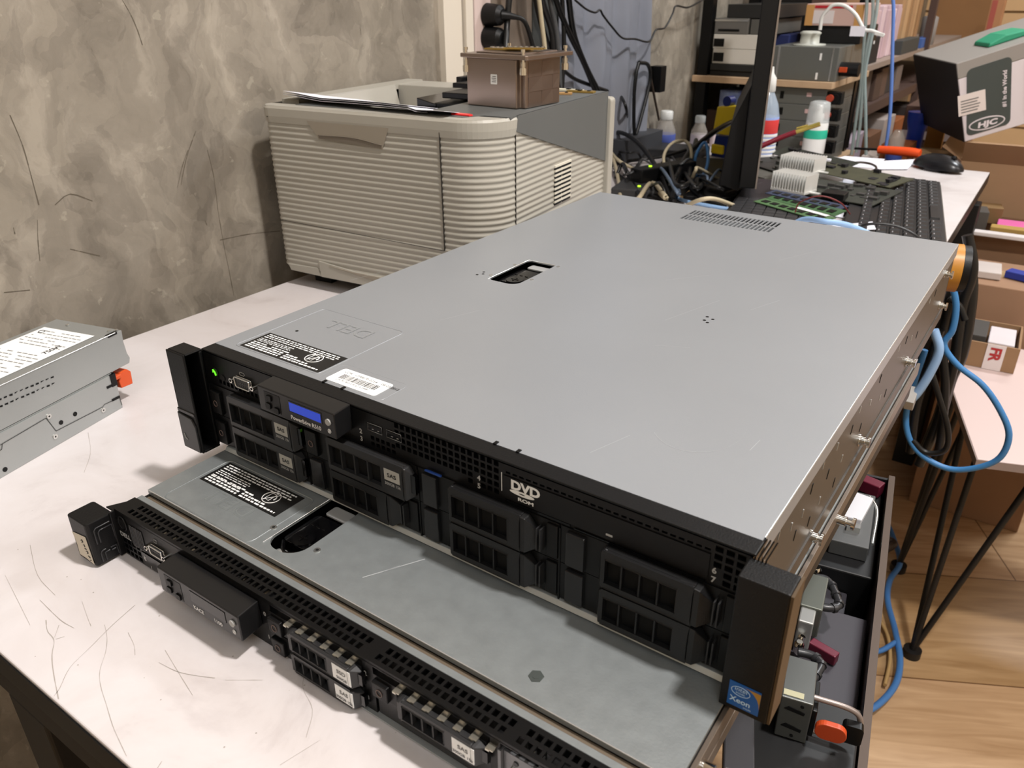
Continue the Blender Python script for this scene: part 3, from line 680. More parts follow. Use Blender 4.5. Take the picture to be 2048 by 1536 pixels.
g = MB(); g.use(GRYP); g.tube([(-.0172, -.0182, .0145), (-.0165, -.0182, .0110), (-.0140, -.0182, .0095)], .0005, 5); g.build('latch_arrow', le)
g = MB(); g.use(BLK2)
for i in range(5): g.box((-.016 + .003 * i, -.0035, .012 + .013 * i), (-.004, -.0028, .014 + .013 * i))
g.build('ear_rib', le)
g = MB(); g.use(BLK); g.box((.4349, -.0166, 0), (.4600, .0, .0845)); re_ = g.build('rack_ear', s2, None, .0008)
g = MB(); g.use(mat('ear_bracket_reflection', '4f3f2c', .45, .3)); g.box((.4601, -.0160, .0005), (.4615, .0015, .0835)); g.build('ear_bracket', re_)  # brown reflection on the metal bracket is put into its base colour
g = MB(); g.use(BLKG)
for i in range(4): g.box((.4372 + .0018 * i, -.001, .0845), (.4380 + .0018 * i, .016, .0862))
g.build('ear_rib', re_)
# processor badge, slightly turned as on the photo
g = MB(); bx0, bx1, bz0, bz1 = .4392, .4555, .0035, .0195; yy = -.0170
g.use(mat('badge_blue', '16559c', .35)); g.box((bx0, yy, bz0), (bx1, yy + .0004, bz1))
g.use(mat('badge_gold', 'a87d32', .35)); P = [(bx1, bz1 - .001)] + [(bx1 - .0085 + .0085 * math.sin(a), bz1 - .001 - .0105 + .0105 * math.cos(a)) for a in [math.radians(18 * k) for k in range(6)]]
g.add([(p[0], yy - .0001, p[1]) for p in P], [tuple(range(len(P)))])
g.use(mat('badge_pale', 'b6d3ea', .4)); cx, cz = bx0 + .0062, bz0 + .0112
g.tube([(cx + .0048 * math.cos(a), yy - .0002, cz + .0030 * math.sin(a)) for a in [k * math.pi / 10 for k in range(20)]], .0002, 4, True, False)
g.text('intel', .0038, (cx, yy, cz + .0001), (1, 0, 0), (0, 0, 1), .0002, 'CENTER'); g.text('inside', .0021, (cx, yy, cz - .0018), (1, 0, 0), (0, 0, 1), .0002, 'CENTER')
g.text('Xeon', .0048, (bx0 + .0012, yy, bz0 + .0034), (1, 0, 0), (0, 0, 1), .0002, bold=.02); g.text('inside', .0018, (bx0 + .0085, yy, bz0 + .0012), (1, 0, 0), (0, 0, 1), .0002)
g.build('processor_badge', re_)['label'] = 'small blue and gold sticker with oval logo'

# ================================================================== 1U server under it
S1 = (0.009, -0.0985, TABLE_Z)
s1 = thing('rack_server', 'thin one unit server under the thick one, right on the white table', 'server', S1)
W1, D1, H1 = .4282, .60, .0415
STL1 = mat('galvanised_cover', '8b9091', .40, .45, noise=.07, nscale=90, bump=.12, bscale=600)
b = MB(); b.use(mat('under_dark', '1a1817', .5)); b.box((0, .004, 0.0005), (W1, D1, .002)); b.box((0, .004, .002), (.0015, D1, .0385)); b.box((W1 - .0015, .020, .002), (W1, D1, .0385)); b.box((0, D1 - .0015, .002), (W1, D1, .0385))
b.build('chassis', s1)
b = MB(); b.use(mat('rail_brown', '6b6056', .38, .4)); b.box((W1 + .0002, .030, .026), (W1 + .0030, D1, .0385)); b.box((W1 + .0002, .030, .014), (W1 + .0030, .115, .0245)); b.build('side_rail', s1, None, .0004)
g = MB(); g.use(CHROME); g.cyl((W1 + .003, 0, 0), (W1 + .009, 0, 0), .0036, 16).cyl((W1 + .009, 0, 0), (W1 + .013, 0, 0), .0022, 12).cyl((W1 + .013, 0, 0), (W1 + .0150, 0, 0), .0046, 16)
q = g.build('rail_stud', s1); q.location = (0, .052, .030)
q = q.copy(); COL.objects.link(q); q.location = (0, .30, .030)
# cover
sl = (.1220, .0350, .1520, .0985)
b = MB(); b.use(STL1); b.plate('z', (0, .0275), (W1, D1), [sl], .0405, .0425); b.box((0, .0275, .0385), (W1, .0290, .0405))
ridge(b, .0165, .0285 + .0005, .1150, .0890, .0424, .005, .0006)
c1 = b.build('cover', s1)
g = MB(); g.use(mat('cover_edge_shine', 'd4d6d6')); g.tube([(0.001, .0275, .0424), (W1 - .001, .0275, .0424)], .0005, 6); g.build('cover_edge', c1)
b = MB(); b.use(mat('gap_brown', '6f6253', .5, .3)); b.box((0, .0195, .0355), (W1, .0275, .0375)); b.build('cover_gap_strip', s1)
b = MB(); b.use(STL1); b.box((.002, .0170, .0385), (W1 - .002, .0215, .0420)); b.build('front_crossbar', s1, None, .0004)
b = MB(); b.use(mat('embossed_steel2', '9da3a2', .3, .5)); b.text('DELL', .020, (.090, .058, .0426), (-1, 0, 0), (0, -1, 0), 0, bold=.01, sx=1.15)
b.use(STL1); b.text('DELL', .020, (.090, .058, .04266), (-1, 0, 0), (0, -1, 0), 0, bold=-.012, sx=1.15); b.build('embossed_logo', c1)
reg_label(s1, .0195, .0585, .1060, .0865, .0425, 8)['label'] = 'black safety label with small white text and crossed circle symbol'
latch(s1, sl[0], sl[1], sl[2], sl[3], .0425)
_f = MB(); _f.use(STL1)
for _c in ((sl[0], sl[1], 1, 1, .012), (sl[2], sl[1], -1, 1, .0145), (sl[2], sl[3], -1, -1, .005)): fillet(_f, *_c, .0405, .0425)
_f.build('opening_corner', c1)
g = MB(); g.use(mat('cup_shine', 'b5b6b4', .25, .6)); ellipsoid(g, ((sl[0] + sl[2]) / 2 - .003, sl[1] + .0045, .0330), .0075, .0050, .0050); g.build('finger_cup', s1)
for x, y in ((.1152, .0500), (.1590, .0500)):
    g = MB(); g.use(ZINC); g.cyl((x, y, .0425), (x, y, .0431), .0024, 14); g.use(DRK); g.cyl((x, y, .0431), (x, y, .0432), .0011, 10); g.build('cover_rivet', c1)
g = MB(); g.use(mat('hex_dark', '5b615f', .4, .6)); g.cyl((.3381, .0430, .0425), (.3381, .0430, .0429), .0044, 6); g.cyl((.3381, .0430, .0429), (.3381, .0430, .0431), .0022, 12); g.build('hex_mark', c1)
g = MB(); g.use(mat('scuff', 'b9bcbe'))
for (u0, v0, u1, v1) in ((725, 1155, 850, 1118), (760, 1145, 800, 1132)):
    p = W(u0, v0, z=TABLE_Z + .0427) - Vector(S1); q = W(u1, v1, z=TABLE_Z + .0427) - Vector(S1); d = (q - p).normalized() * .0004; n = Vector((-d.y, d.x, 0)); g.quad(p + n, p - n, q - n, q + n)
g.build('scuff_marks', c1)
# perforated black top edge
ph = []
groups = [(.0125, 28), (.1610, 16), (.2560, 17), (.3520, 12)]
for gx, n_ in groups:
    for i in range(n_):
        for j in range(2): ph.append((gx + i * .0053 + (j * .0020), .0030 + j * .0065, gx + i * .0053 + .0034 + (j * .0020), .0030 + j * .0065 + .0042))
xs_ok = [h for h in ph if h[2] < W1 - .004]
b = MB(); b.use(BLK2)
# each row of holes is its own strip of plate so rows can be staggered
b.plate('z', (0, .0015), (W1, .0085), [(h[0], h[1], h[2], h[3]) for h in xs_ok if h[1] < .005], .0405, .0418)
b.plate('z', (0, .0085), (W1, .0168), [(h[0], h[1], h[2], h[3]) for h in xs_ok if h[1] > .005], .0405, .0418)
b.prism([(0, .0418), (.0015, .0418), (.0015, .0395), (0, .0395)], 'x', 0, W1)
b.build('perforated_strip', s1)
g = MB(); g.use(DRK); g.box((.002, .002, .0300), (W1 - .002, .026, .0302)); g.use(mat('inner_tin', 'b9ab92', .3, .8))
R = random.Random(2)
for i in range(34):
    x = .016 + i * .0122 + R.uniform(-.002, .002); g.box((x, .006 + R.uniform(0, .006), .0302), (x + .0022, .009 + R.uniform(0, .006), .0310 + R.uniform(0, .002)))
g.build('drive_tops', s1)
# front face
g = MB(); g.use(BLK2)
hs = []
for j in range(3):
    for i in range(4): hs.append((.0025 + i * .0055, .0030 + j * .0052, .0025 + i * .0055 + .0042, .0030 + j * .0052 + .0038))
g.plate('y', (.0005, .0015), (.1620, .0400), hs, 0, .002); g.use(DRK); g.box((.001, .0035, .002), (.161, .004, .039))
g.build('front_panel', s1)
g = MB(); g.use(DRK); g.box((.170, .0080, .0015), (.356, .0085, .0400)); g.use(BLK2); g.box((.162, 0, .0015), (.170, .009, .0400)); g.box((.170, .0, .0385), (.356, .0025, .0400)); g.box((.2490, .0, .0015), (.2570, .009, .0385)); g.box((.3385, .0, .0015), (.3450, .009, .0385)); g.box((.170, 0, .0005), (.356, .009, .0018))
g.build('drive_cage', s1)
fp1 = [o for o in s1.children if o.name.startswith('front_panel')][0]
g = MB(); g.use(GRYP); g.text('DELL', .0055, (.0010, 0, .0190), (1, 0, 0), (0, 0, 1), .0004, bold=.03, sx=1.1); g.tube([(.0475, -.0005, .0352), (.0510, -.0005, .0352), (.0510, -.0005, .0327), (.0475, -.0005, .0327)], .00022, 4, True, False)
g.build('front_printing', fp1)
for t_, x_, z_ in (('0', .1630, .0270), ('1', .1630, .0080), ('2', .2500, .0290), ('3', .2500, .0100), ('4', .3400, .0320)):
    g = MB(); g.use(GRYP); g.text(t_, .0045, (x_, 0, z_), (1, 0, 0), (0, 0, 1), .0005, bold=.02); g.build('bay_number', fp1)
g = MB(); g.use(BLK); g.tube([(.0085 + .0048 * math.cos(a), -.0005, .0320 + .0058 * math.sin(a)) for a in [k * math.pi / 9 for k in range(18)]], .0006, 6, True, False); g.cyl((.0085, -.001, .032), (.0085, .001, .032), .0040, 18); g.build('power_button', fp1)
for x in (.0180, .0260):
    g = MB(); g.use(BLKG); g.box((x, -.0004, .0170), (x + .0060, .0005, .0350)); g.use(mat('usb_edge', '5a5a5c', .5))
    for dx in (0, .0020, .0040, .006): g.box((x + dx - .0001, -.0009, .0172), (x + dx + .0003, -.0002, .0348))
    g.box((x, -.0009, .0170), (x + .006, -.0003, .0175)); g.build('usb_port', fp1)
vga(fp1, .0500, .0255, .85)
g = MB(); g.use(BLKG); g.box((.0260, -.0008, .0030), (.0700, .0004, .0150)); g.use(WHT); g.text('E', .0050, (.0285, -.0008, .0085), (1, 0, 0), (0, 0, 1), .0002); g.text('1', .004, (.0345, -.0008, .0035), (1, 0, 0), (0, 0, 1), .0002); g.build('info_tag', fp1)
lcd_module(s1, .0770, .1610, -.0170, 0, .0165, .0365, False, 'KACE', '1100')
for x0, z0, t in ((.1700, .0195, ('SSD', '500GB')), (.1700, .0030, ('SAS', '300GB 15k')), (.2580, .0195, ('SAS', '300GB 15k'))):
    carrier('drive_carrier', s1, x0, z0, .0790, .0152, True, t, WHT, yo=.0070, hs=.0187, w0=.0268, wn=.0285, lb=(.0612, .0755), he=.0795, ring=(.0065, .42), big=False)
for x0 in (.187, .2755):
    g = MB(); g.use(mat('carrier_tin', 'c9c4b6', .25, .85))
    for i in range(6 if x0 < .2 else 7): g.box((x0 + i * .0105, -.004, .0345), (x0 + .0045 + i * .0105, .004, .0352)); g.box((x0 + i * .0105, -.0043, .0338), (x0 + .0025 + i * .0105, -.0038, .0350))
    g.build('carrier_spring', s1)
g = MB(); g.use(mat('blank_slot_grey', '2c2c2e', .4)); g.box((.2580, .001, .0025), (.3380, .0025, .0175)); g.use(STEEL); g.box((.2420, -.0022, .0010), (.3560, .0030, .0022)); g.build('empty_bay', s1)
g = MB(); g.use(mat('inner_steel', '77787a', .35, .7)); g.box((.3460, .0015, .0020), (.3660, .0030, .0330)); g.box((.3440, -.001, .002), (.3458, .006, .0345)); g.use(BLKG)
for z in (.008, .015, .028): g.cyl((.3535, .0014, z), (.3535, .0010, z), .0016, 10)
g.use(ZINC)
for x, z in ((.360, .026), (.358, .021), (.3515, .0235)): g.cyl((x, .0014, z), (x, 0, z), .0011, 8)
g.build('fan_plate', s1)
g = MB(); g.use(BLK2)
fh = [(.3700 + i * .0062, .0040 + j * .0058, .3700 + i * .0062 + .0046, .0040 + j * .0058 + .0042) for i in range(9) for j in range(6)]
g.plate('y', (.3680, .0015), (W1 - .006, .0400), fh, 0, .002); g.use(mat('behind_grille', '4a4b4d', .5, .4)); g.box((.3680, .0075, .002), (W1 - .006, .008, .0395)); g.build('front_grille', s1)
# ear left of the thin server: latch block with handwritten note
g = MB(); g.use(BLK); g.rbox((-.0265, -.0215, .002), (-.0010, -.0008, .0385), .0025, 3, 'z'); g.box((-.0012, -.004, .001), (.0005, .010, .0400)); g.prism([(-.010, -.0008), (.0, -.0008), (.0, .0180)], 'z', .0385, .0400)
e1 = g.build('rack_ear', s1, None, .0010)
g = MB(); g.use(mat('ear_rib_dark', '2a2a2c', .35)); X = -.0008
for pts in ([(-.017, .020), (-.017, .0315), (-.0155, .0330), (-.005, .0330)], [(-.0145, .020), (-.0145, .0285), (-.013, .0300), (-.004, .0300), (-.0035, .014)], [(-.0165, .0040), (-.0165, .0115), (-.015, .0130), (-.0125, .0130)], [(-.0135, .0040), (-.0135, .0105), (-.010, .0105)], [(-.009, .0120), (-.0045, .0120), (-.004, .0040)], [(-.0085, .0095), (-.0055, .0095)]):
    g.tube([(X + .0001, p[0], p[1]) for p in pts], .0006, 6, smooth=False)
g.build('ear_rib', e1)
g = MB(); g.use(mat('note_paper', 'cfc6b5', .8)); g.add([(-.0245, -.0219, .0245), (-.0050, -.0219, .0275), (-.0030, -.0220, .0035), (-.0140, -.0221, .0050), (-.0225, -.0220, .0045), (-.0215, -.0221, .0150)], [(0, 5, 4, 3, 2, 1)])
g.use(mat('ink', '1c1a1c', .6))
for pts in ([(-.0130, .0215), (-.0115, .0225), (-.0105, .0210), (-.0125, .0200)], [(-.0115, .0180), (-.0100, .0185), (-.0095, .0170)], [(-.0105, .0155), (-.0085, .0150)], [(-.0100, .0130), (-.0080, .0135), (-.0075, .0120), (-.0090, .0115)], [(-.0085, .0095), (-.0060, .0085)], [(-.0075, .0060), (-.0060, .0062)]):
    g.tube([(p[0], -.0223, p[1]) for p in pts], .00028, 4)
g.build('handwritten_note', e1)['label'] = 'torn cream note with black handwriting'
# ================================================================== power supplies at the left edge of the table
PSM = mat('zinc_psu', 'a9acab', .36, .6, noise=.04, nscale=12, bump=.05, bscale=700)
RZP = math.radians(14.2)
def psu_body(name, label, loc, L, Wp, Hp, rz):
    return thing(name, label, 'power supply', loc, rz)
# local frame: +y along the unit to its latch end, -x away from the camera; origin at the near bottom corner by the latch
pb_ = (-0.2103, 0.0315, 0.75)
p1 = thing('power_supply', 'silver power supply with orange latch lying on the white table, lower of the two', 'power supply', pb_, RZP)
g = MB(); g.use(PSM); g.box((-.086, -.29, 0), (0, 0, .0385)); g.box((-.085, -.29, .0385), (-.0012, -.002, .0395))
g.build('casing', p1, None, .0006)
g = MB(); g.use(mat('psu_seam', '3a3a38', .6)); 
def seam(g, pts, w=.0006, x=.0004):
    for a, b_ in zip(pts, pts[1:]):
        a = Vector((x, a[0], a[1])); c = Vector((x, b_[0], b_[1])); d = (c - a).normalized(); n = Vector((0, -d.z, d.y)) * w / 2
        g.quad(a - n, c - n, c + n, a + n)
seam(g, [(-.1290, .0288), (-.0820, .0307), (-.0764, .0141), (-.0225, .0120), (-.020, .0135), (-.001, .0120), (-.0005, .003)])
seam(g, [(-.29, .024), (-.129, .0245), (-.127, .029)])
g.build('seam', p1)
g = MB(); g.use(DRK)
for y, z in ((-.0531, .0199), (-.0692, .0193), (-.1319, .0057), (-.17, .02)): g.cyl((-.0002, y, z), (.0004, y, z), .0022, 14)
for y, z in ((-.0125, .0270), (-.0105, .0120)): g.add([(.0004, y, z), (.0004, y + .0100, z - .0005), (.0004, y + .0100, z + .0022), (.0004, y, z + .0026)], [(0, 1, 2, 3)])
g.build('vent_hole', p1)
for y, z in ((-.0789, .0096), (-.0230, .0088), (-.079, .031)):
    g = MB(); g.use(ZINC); g.cyl((0, y, z), (.0009, y, z), .0024, 14); g.use(DRK); g.cyl((.0009, y, z), (.0010, y, z), .0008, 8); g.build('rivet', p1)
g = MB(); g.use(BLK2); g.box((-.030, -.001, .0235), (-.0005, .0012, .0385)); g.box((-.012, -.006, .026), (.0006, .0005, .0385)); g.build('latch_block', p1)
g = MB(); g.use(mat('latch_orange', 'd0501f', .35)); g.rbox((-.010, .0005, .0295), (-.001, .0085, .0335), .001, 3, 'y'); g.prism([(.007, .0180), (.0215, .0165), (.0225, .0300), (.0180, .0345), (.009, .0340), (.006, .0260)], 'x', -.013, -.003); g.build('latch', p1, None, .0007)
MB().box((-.0605, -.0005, .004), (-.018, .0015, .034)).build('inlet', p1, BLK2)
p2 = thing('power_supply', 'silver power supply with white rating label, topmost of the two on the table', 'power supply', (pb_[0] - .001, pb_[1], pb_[2] + .0400), RZP)
g = MB(); g.use(PSM); g.prism([(-.29, 0.0), (.0215, 0.0), (.0235, .0050), (.0215, .0110), (.0205, .0240), (.0215, .0360), (-.29, .0395)], 'x', -.086, 0)
ps2 = g.build('casing', p2, None, .0006)
g = MB(); g.use(BLK2)
R = random.Random(4)
for i in range(11):
    for j in range(2): y = -.118 + i * .0052 - j * .001; z = .026 - i * .0003 - j * .006; g.add([(.0003, y, z), (.0003, y + .0030, z + R.uniform(-.001, .001)), (.0003, y + .0034, z + .0010), (.0003, y + .0004, z + .0012)], [(0, 1, 2, 3)])
g.build('vent_hole', p2)
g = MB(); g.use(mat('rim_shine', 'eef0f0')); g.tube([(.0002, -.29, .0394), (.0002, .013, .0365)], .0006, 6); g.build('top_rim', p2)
g = MB(); g.use(mat('rating_white', 'f0f0ee', .5)); 
def topz(y): return .0396 - .0035 * (y + .29) / .3115 + .0003
def tq(g, x0, y0, x1, y1, dz=0): g.quad((x0, y0, topz(y0) + dz), (x1, y0, topz(y0) + dz), (x1, y1, topz(y1) + dz), (x0, y1, topz(y1) + dz))
g.add([(-.012, -.29, topz(-.29)), (-.012, .000, topz(0)), (-.078, .000, topz(0)), (-.078, -.29, topz(-.29))], [(0, 1, 2, 3)])
g.use(mat('ink_dim', '8c8c8a', .6))
for k in range(22):
    y = -.008 - k * .006
    x = -.016
    if 5 < k < 8: continue
    while x > -.072:
        l = R.uniform(.002, .007)
        if R.random() < .75: tq(g, max(-.074, x - l), y, x, y + .0015, .0001)
        x -= l + .0012
g.use(mat('ink_dark', '3c3c3c', .6))
g.text('750W', .008, (-.020, -.050, topz(-.04) + .0002), (0, 1, -.0112), (-1, 0, 0), 0, bold=.03)
g.text('CE', .011, (-.066, -.078, topz(-.08) + .0002), (0, 1, -.0112), (-1, 0, 0), 0, bold=.02)
g.tube([(-.070 + .003 * math.cos(a), -.010 + .003 * math.sin(a), topz(-.01) + .0002) for a in [k * math.pi / 8 for k in range(16)]], .0004, 4, True, False)
g.build('rating_label', p2)['label'] = 'white rating label with small grey print'
for x, y in ((-.060, .012), (-.008, .014), (-.003, .018)): MB().cyl((x, y, topz(y)), (x, y, topz(y) + .001), .0018, 10).build('rivet', p2, ZINC)
g = MB(); g.use(mat('kapton', 'a98a45', .4)); g.box((-.052, .0212, .028), (-.030, .0300, .0287)); g.box((-.030, .0212, .020), (-.0295, .027, .0287)); g.build('insulating_tab', p2)
MB().box((-.0035, .004, topz(.004) - .002), (.0006, .0150, topz(.01) + .0003)).build('top_notch', p2, BLK2)

# ================================================================== laser printer
PRO = Vector((-0.3702, 0.3785, 0.75)); PRZ = math.radians(6.1)
CREAM = mat('printer_cream', 'a29e94', .45, noise=.02, nscale=10)
PGREY = mat('printer_grey', '5c5e5d', .45, noise=.03, nscale=8)
pr_ = thing('laser_printer', 'cream and grey ribbed laser printer standing by the concrete wall', 'printer', PRO, PRZ)
PW, PD, PT = .349, .326, .2435
def ribbed(path, z0, z1, amp=.0006, pitch=.0072, per=8):
    """skin swept along a plan path (x, y, nx, ny), fluted in height"""
    n = int((z1 - z0) / pitch * per); V = []; F = []
    for i in range(n + 1):
        z = z0 + (z1 - z0) * i / n; o = amp * math.cos(2 * math.pi * (z - z0) / pitch)
        V += [(x + nx * o, y + ny * o, z) for x, y, nx, ny in path]
    m = len(path)
    for i in range(n):
        for k in range(m - 1): F.append((i * m + k, i * m + k + 1, (i + 1) * m + k + 1, (i + 1) * m + k))
    return V, F
def arc(cx, cy, r, a0, a1, n=10):
    return [(cx + r * math.cos(math.radians(a0 + (a1 - a0) * k / n)), cy + r * math.sin(math.radians(a0 + (a1 - a0) * k / n)), math.cos(math.radians(a0 + (a1 - a0) * k / n)), math.sin(math.radians(a0 + (a1 - a0) * k / n))) for k in range(n + 1)]
path = [(0, PD, -1, 0), (0, .02, -1, 0)] + arc(.014, .014, .014, 180, 270, 5) + [(.05, 0, 0, -1), (.15, 0, 0, -1), (PW - .06, 0, 0, -1)] + arc(PW - .052, .052, .052, 270, 360, 14) + [(PW, .10, 1, 0), (PW, .2, 1, 0), (PW, PD, 1, 0)]
g = MB(); g.use(CREAM)
V, F = ribbed(path, .0300, .2230); g.add(V, F, True)
# smooth top band and lid
def loft(P, z0, z1, sc0=0, sc1=0):
    m = len(P); g.add([(x + nx * sc0, y + ny * sc0, z0) for x, y, nx, ny in P] + [(x + nx * sc1, y + ny * sc1, z1) for x, y, nx, ny in P], [(k, (k + 1) % m, m + (k + 1) % m, m + k) for k in range(m)], False)
loft(path, .2230, .2310, .001, .0020); loft(path, .2310, .2405, .0020, .0020); loft(path, .2405, .2435, .002, 0)
loft(path, .0210, .0300, -.006, 0)
P = [(x, y) for x, y, _, _ in path]
g.prism([(x + nx * -.006, y + ny * -.006) for x, y, nx, ny in path], 'z', .0205, .0210)
body = g.build('housing', pr_)
# top deck with the paper tray well: front shelf, right shelf, sloped bin
g = MB(); g.use(CREAM)
wx0, wx1, wy0, wy1 = .030, .232, .040, .262
g.prism([(x, y) for x, y in P if y <= wy0] , 'z', .2390, .2438)
g.box((0, wy0, .2390), (wx0, PD, .2470)); g.box((wx0, wy1, .239), (.20, PD, .2450))
g.add([(wx0, wy0, .2436), (wx0, wy1 - .01, .2465), (wx0 + .01, wy1 - .01, .2050), (wx0 + .010, wy0 + .02, .2300)], [(0, 1, 2, 3)])
g.add([(wx0, wy0, .2436), (wx1, wy0, .2436), (wx1, wy1, .2000), (wx0, wy1, .2000)], [(0, 1, 2, 3)])
g.box((wx0, wy1 - .0015, .195), (wx1, wy1, .2445))
g.build('output_tray', pr_)
g = MB(); g.use(PGREY)
g.box((wx1, wy0, .2395), (PW + .0005, PD, .2442))
g.prism([(PW - .33, .030), (PW - .001, .030)] if False else [(.046, .016), (.300, .016), (.315, .0400), (.046, .0400)], 'z', .2438, .2444)
g.box((wx1, wy0 + .001, .20), (wx1 + .002, PD - .002, .2400))
g.build('top_cover', pr_)
# dark grey flank panel over the sloping line, on the right side
g = MB(); g.use(PGREY); g.prism([(.055, .2442), (PD, .2442), (PD, .147), (.052, .2270)], 'x', PW - .001, PW + .0022); g.build('flank_panel', pr_)
g = MB(); g.use(CREAM); g.rbox((.02, PD, .02), (PW + .0075, PD + .016, .2360), .006, 4, 'y'); g.build('rear_cover', pr_, None, .0015)
# side vent: open slots
g = MB(); g.use(DRK)
for k in range(9): z = .1170 + k * .0058; g.box((PW - .0005, .158, z), (PW + .0014, .178, z + .0030)); 
for k in range(9): z = .1170 + k * .0058; g.box((PW - .0005, .1815, z), (PW + .0014, .2075, z + .0030))
g.use(mat('vent_cream', 'd2ccbd', .45))
for k in range(9): z = .1200 + k * .0058; g.box((PW - .0005, .158, z), (PW + .0019, .2075, z + .0026))
g.build('side_vent', pr_)
# front door seams, grip and lower tray
g = MB(); g.use(mat('seam_dark', '2c2823', .7))
g.box((.010, -.0016, .2292), (.2790, .0005, .2302)); g.box((.2778, -.0017, .0880), (.2788, .0005, .2300)); g.box((.0110, -.0016, .0925), (.0118, .0005, .0935))
g.add([(.0112, -.0016, .0932), (.2785, -.0016, .0872), (.2785, -.0016, .0880), (.0112, -.0016, .0940)], [(0, 1, 2, 3)])
g.build('door_seam', pr_)
g = MB(); g.use(mat('grip_cream', '8e8679', .5))
g.prism([(.0780, .2285), (.2060, .2285), (.1945, .2030), (.0950, .2078)], 'y', -.0017, .0005)
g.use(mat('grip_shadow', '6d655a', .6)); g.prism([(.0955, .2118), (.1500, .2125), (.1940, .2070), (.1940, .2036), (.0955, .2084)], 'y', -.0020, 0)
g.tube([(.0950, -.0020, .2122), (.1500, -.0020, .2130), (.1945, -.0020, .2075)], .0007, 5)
g.build('door_grip', pr_)
MB().box((PW - .0006, .0515, .022), (PW + .0012, .0522, .2300)).build('corner_seam', pr_, mat('seam_dark', '2c2823'))
g = MB(); g.use(CREAM); g.prism([(.0120, .0310), (.0660, .0330), (.0720, .0215), (.0160, .0225)], 'y', -.0012, .004)
g.prism([(.070, .0440), (.130, .0380), (.260, .0370), (.340, .0500), (.340, .0215), (.072, .0215)], 'y', -.0022, .006)
g.use(mat('grip_cream', '9d9484')); g.prism([(.088, .0400), (.16, .0310), (.30, .0310), (.26, .0365), (.13, .0375)], 'y', -.0032, -.001); g.build('paper_cassette', pr_, None, .0005)
g = MB(); g.use(BLK2); g.box((.03, .03, 0), (.06, .06, .021)); g.box((.29, .05, 0), (.32, .08, .021)); g.box((.03, .27, 0), (.06, .30, .021)); g.box((.29, .27, 0), (.32, .30, .021)); g.box((.02, .02, .012), (.33, .31, .021)); g.build('foot', pr_)
# black inner mechanism and flap of the output tray
g = MB(); g.use(BLK2); g.box((.120, .185, .2010), (.231, .258, .2330)); g.box((.128, .180, .215), (.231, .19, .226)); g.use(BLKG)
g.box((.150, .150, .204), (.231, .186, .214)); g.prism([(.118, .2050), (.150, .2050), (.150, .2320), (.118, .2390)], 'y', .183, .259); g.build('output_rollers', pr_, None, .001)
g = MB(); g.use(BLK2); g.box((.128, .262, .2445), (.215, .318, .2520)); g.box((.150, .200, .2380), (.231, .262, .2460)); g.box((.120, .285, .2445), (.130, .318, .258)); g.box((.13, .300, .252), (.21, .318, .2570)); g.build('top_flap', pr_, None, .0012)
g = MB(); g.use(mat('red_gloss', 'd8262a', .3)); g.prism([(.277, .0270), (.304, .0240), (.306, .0290), (.300, .0340), (.282, .0360), (.275, .0310)], 'z', .2440, .2462); g.build('red_button', pr_, None, .0008)

# papers lying on the printer
PM = Matrix.Translation(PRO) @ Matrix.Rotation(PRZ, 4, 'Z')
def sheet(name, u, zoff, label, dy=.155, drop=.027):
    pts = [W(a, b, y=.410) for a, b in u]
    g = MB(); g.use(PAPER); n = len(pts); N = 6; V = []
    for k in range(N + 1):
        for p in pts: V.append(p + Vector((-.017 * k / N, dy * k / N, -drop * k / N + zoff)))
    top = len(V); V += [v - Vector((0, 0, .0004)) for v in V]
    F = []
    for k in range(N):
        for i in range(n - 1):
            a = k * n + i; F += [(a, a + 1, a + n + 1, a + n), (top + a, top + a + n, top + a + n + 1, top + a + 1)]
    for i in range(n - 1): F += [(i, top + i, top + i + 1, i + 1), (N * n + i, N * n + i + 1, top + N * n + i + 1, top + N * n + i)]
    for k in range(N): F += [(k * n, (k + 1) * n, top + (k + 1) * n, top + k * n), (k * n + n - 1, top + k * n + n - 1, top + (k + 1) * n + n - 1, (k + 1) * n + n - 1)]
    g.add(V, F, False)
    return solo(name, g, label, 'paper', group='papers on the printer')
line = [(566, 185), (590, 189), (618, 195), (640, 199), (700, 203), (760, 208), (815, 214), (832, 220), (860, 221), (888, 223)]
sheet('paper_sheet', [(a, b + 3) for a, b in line[:8]], 0, 'white printed sheet on the printer, lowest of the loose papers')
sheet('paper_sheet', [(a, b - .5) for a, b in line], .0002, 'white printed sheet on the printer, middle of the loose papers')
sheet('paper_sheet', [(a, b - 3) for a, b in line[:7]], .0004, 'white sheet with curled left edge, topmost paper on the printer')

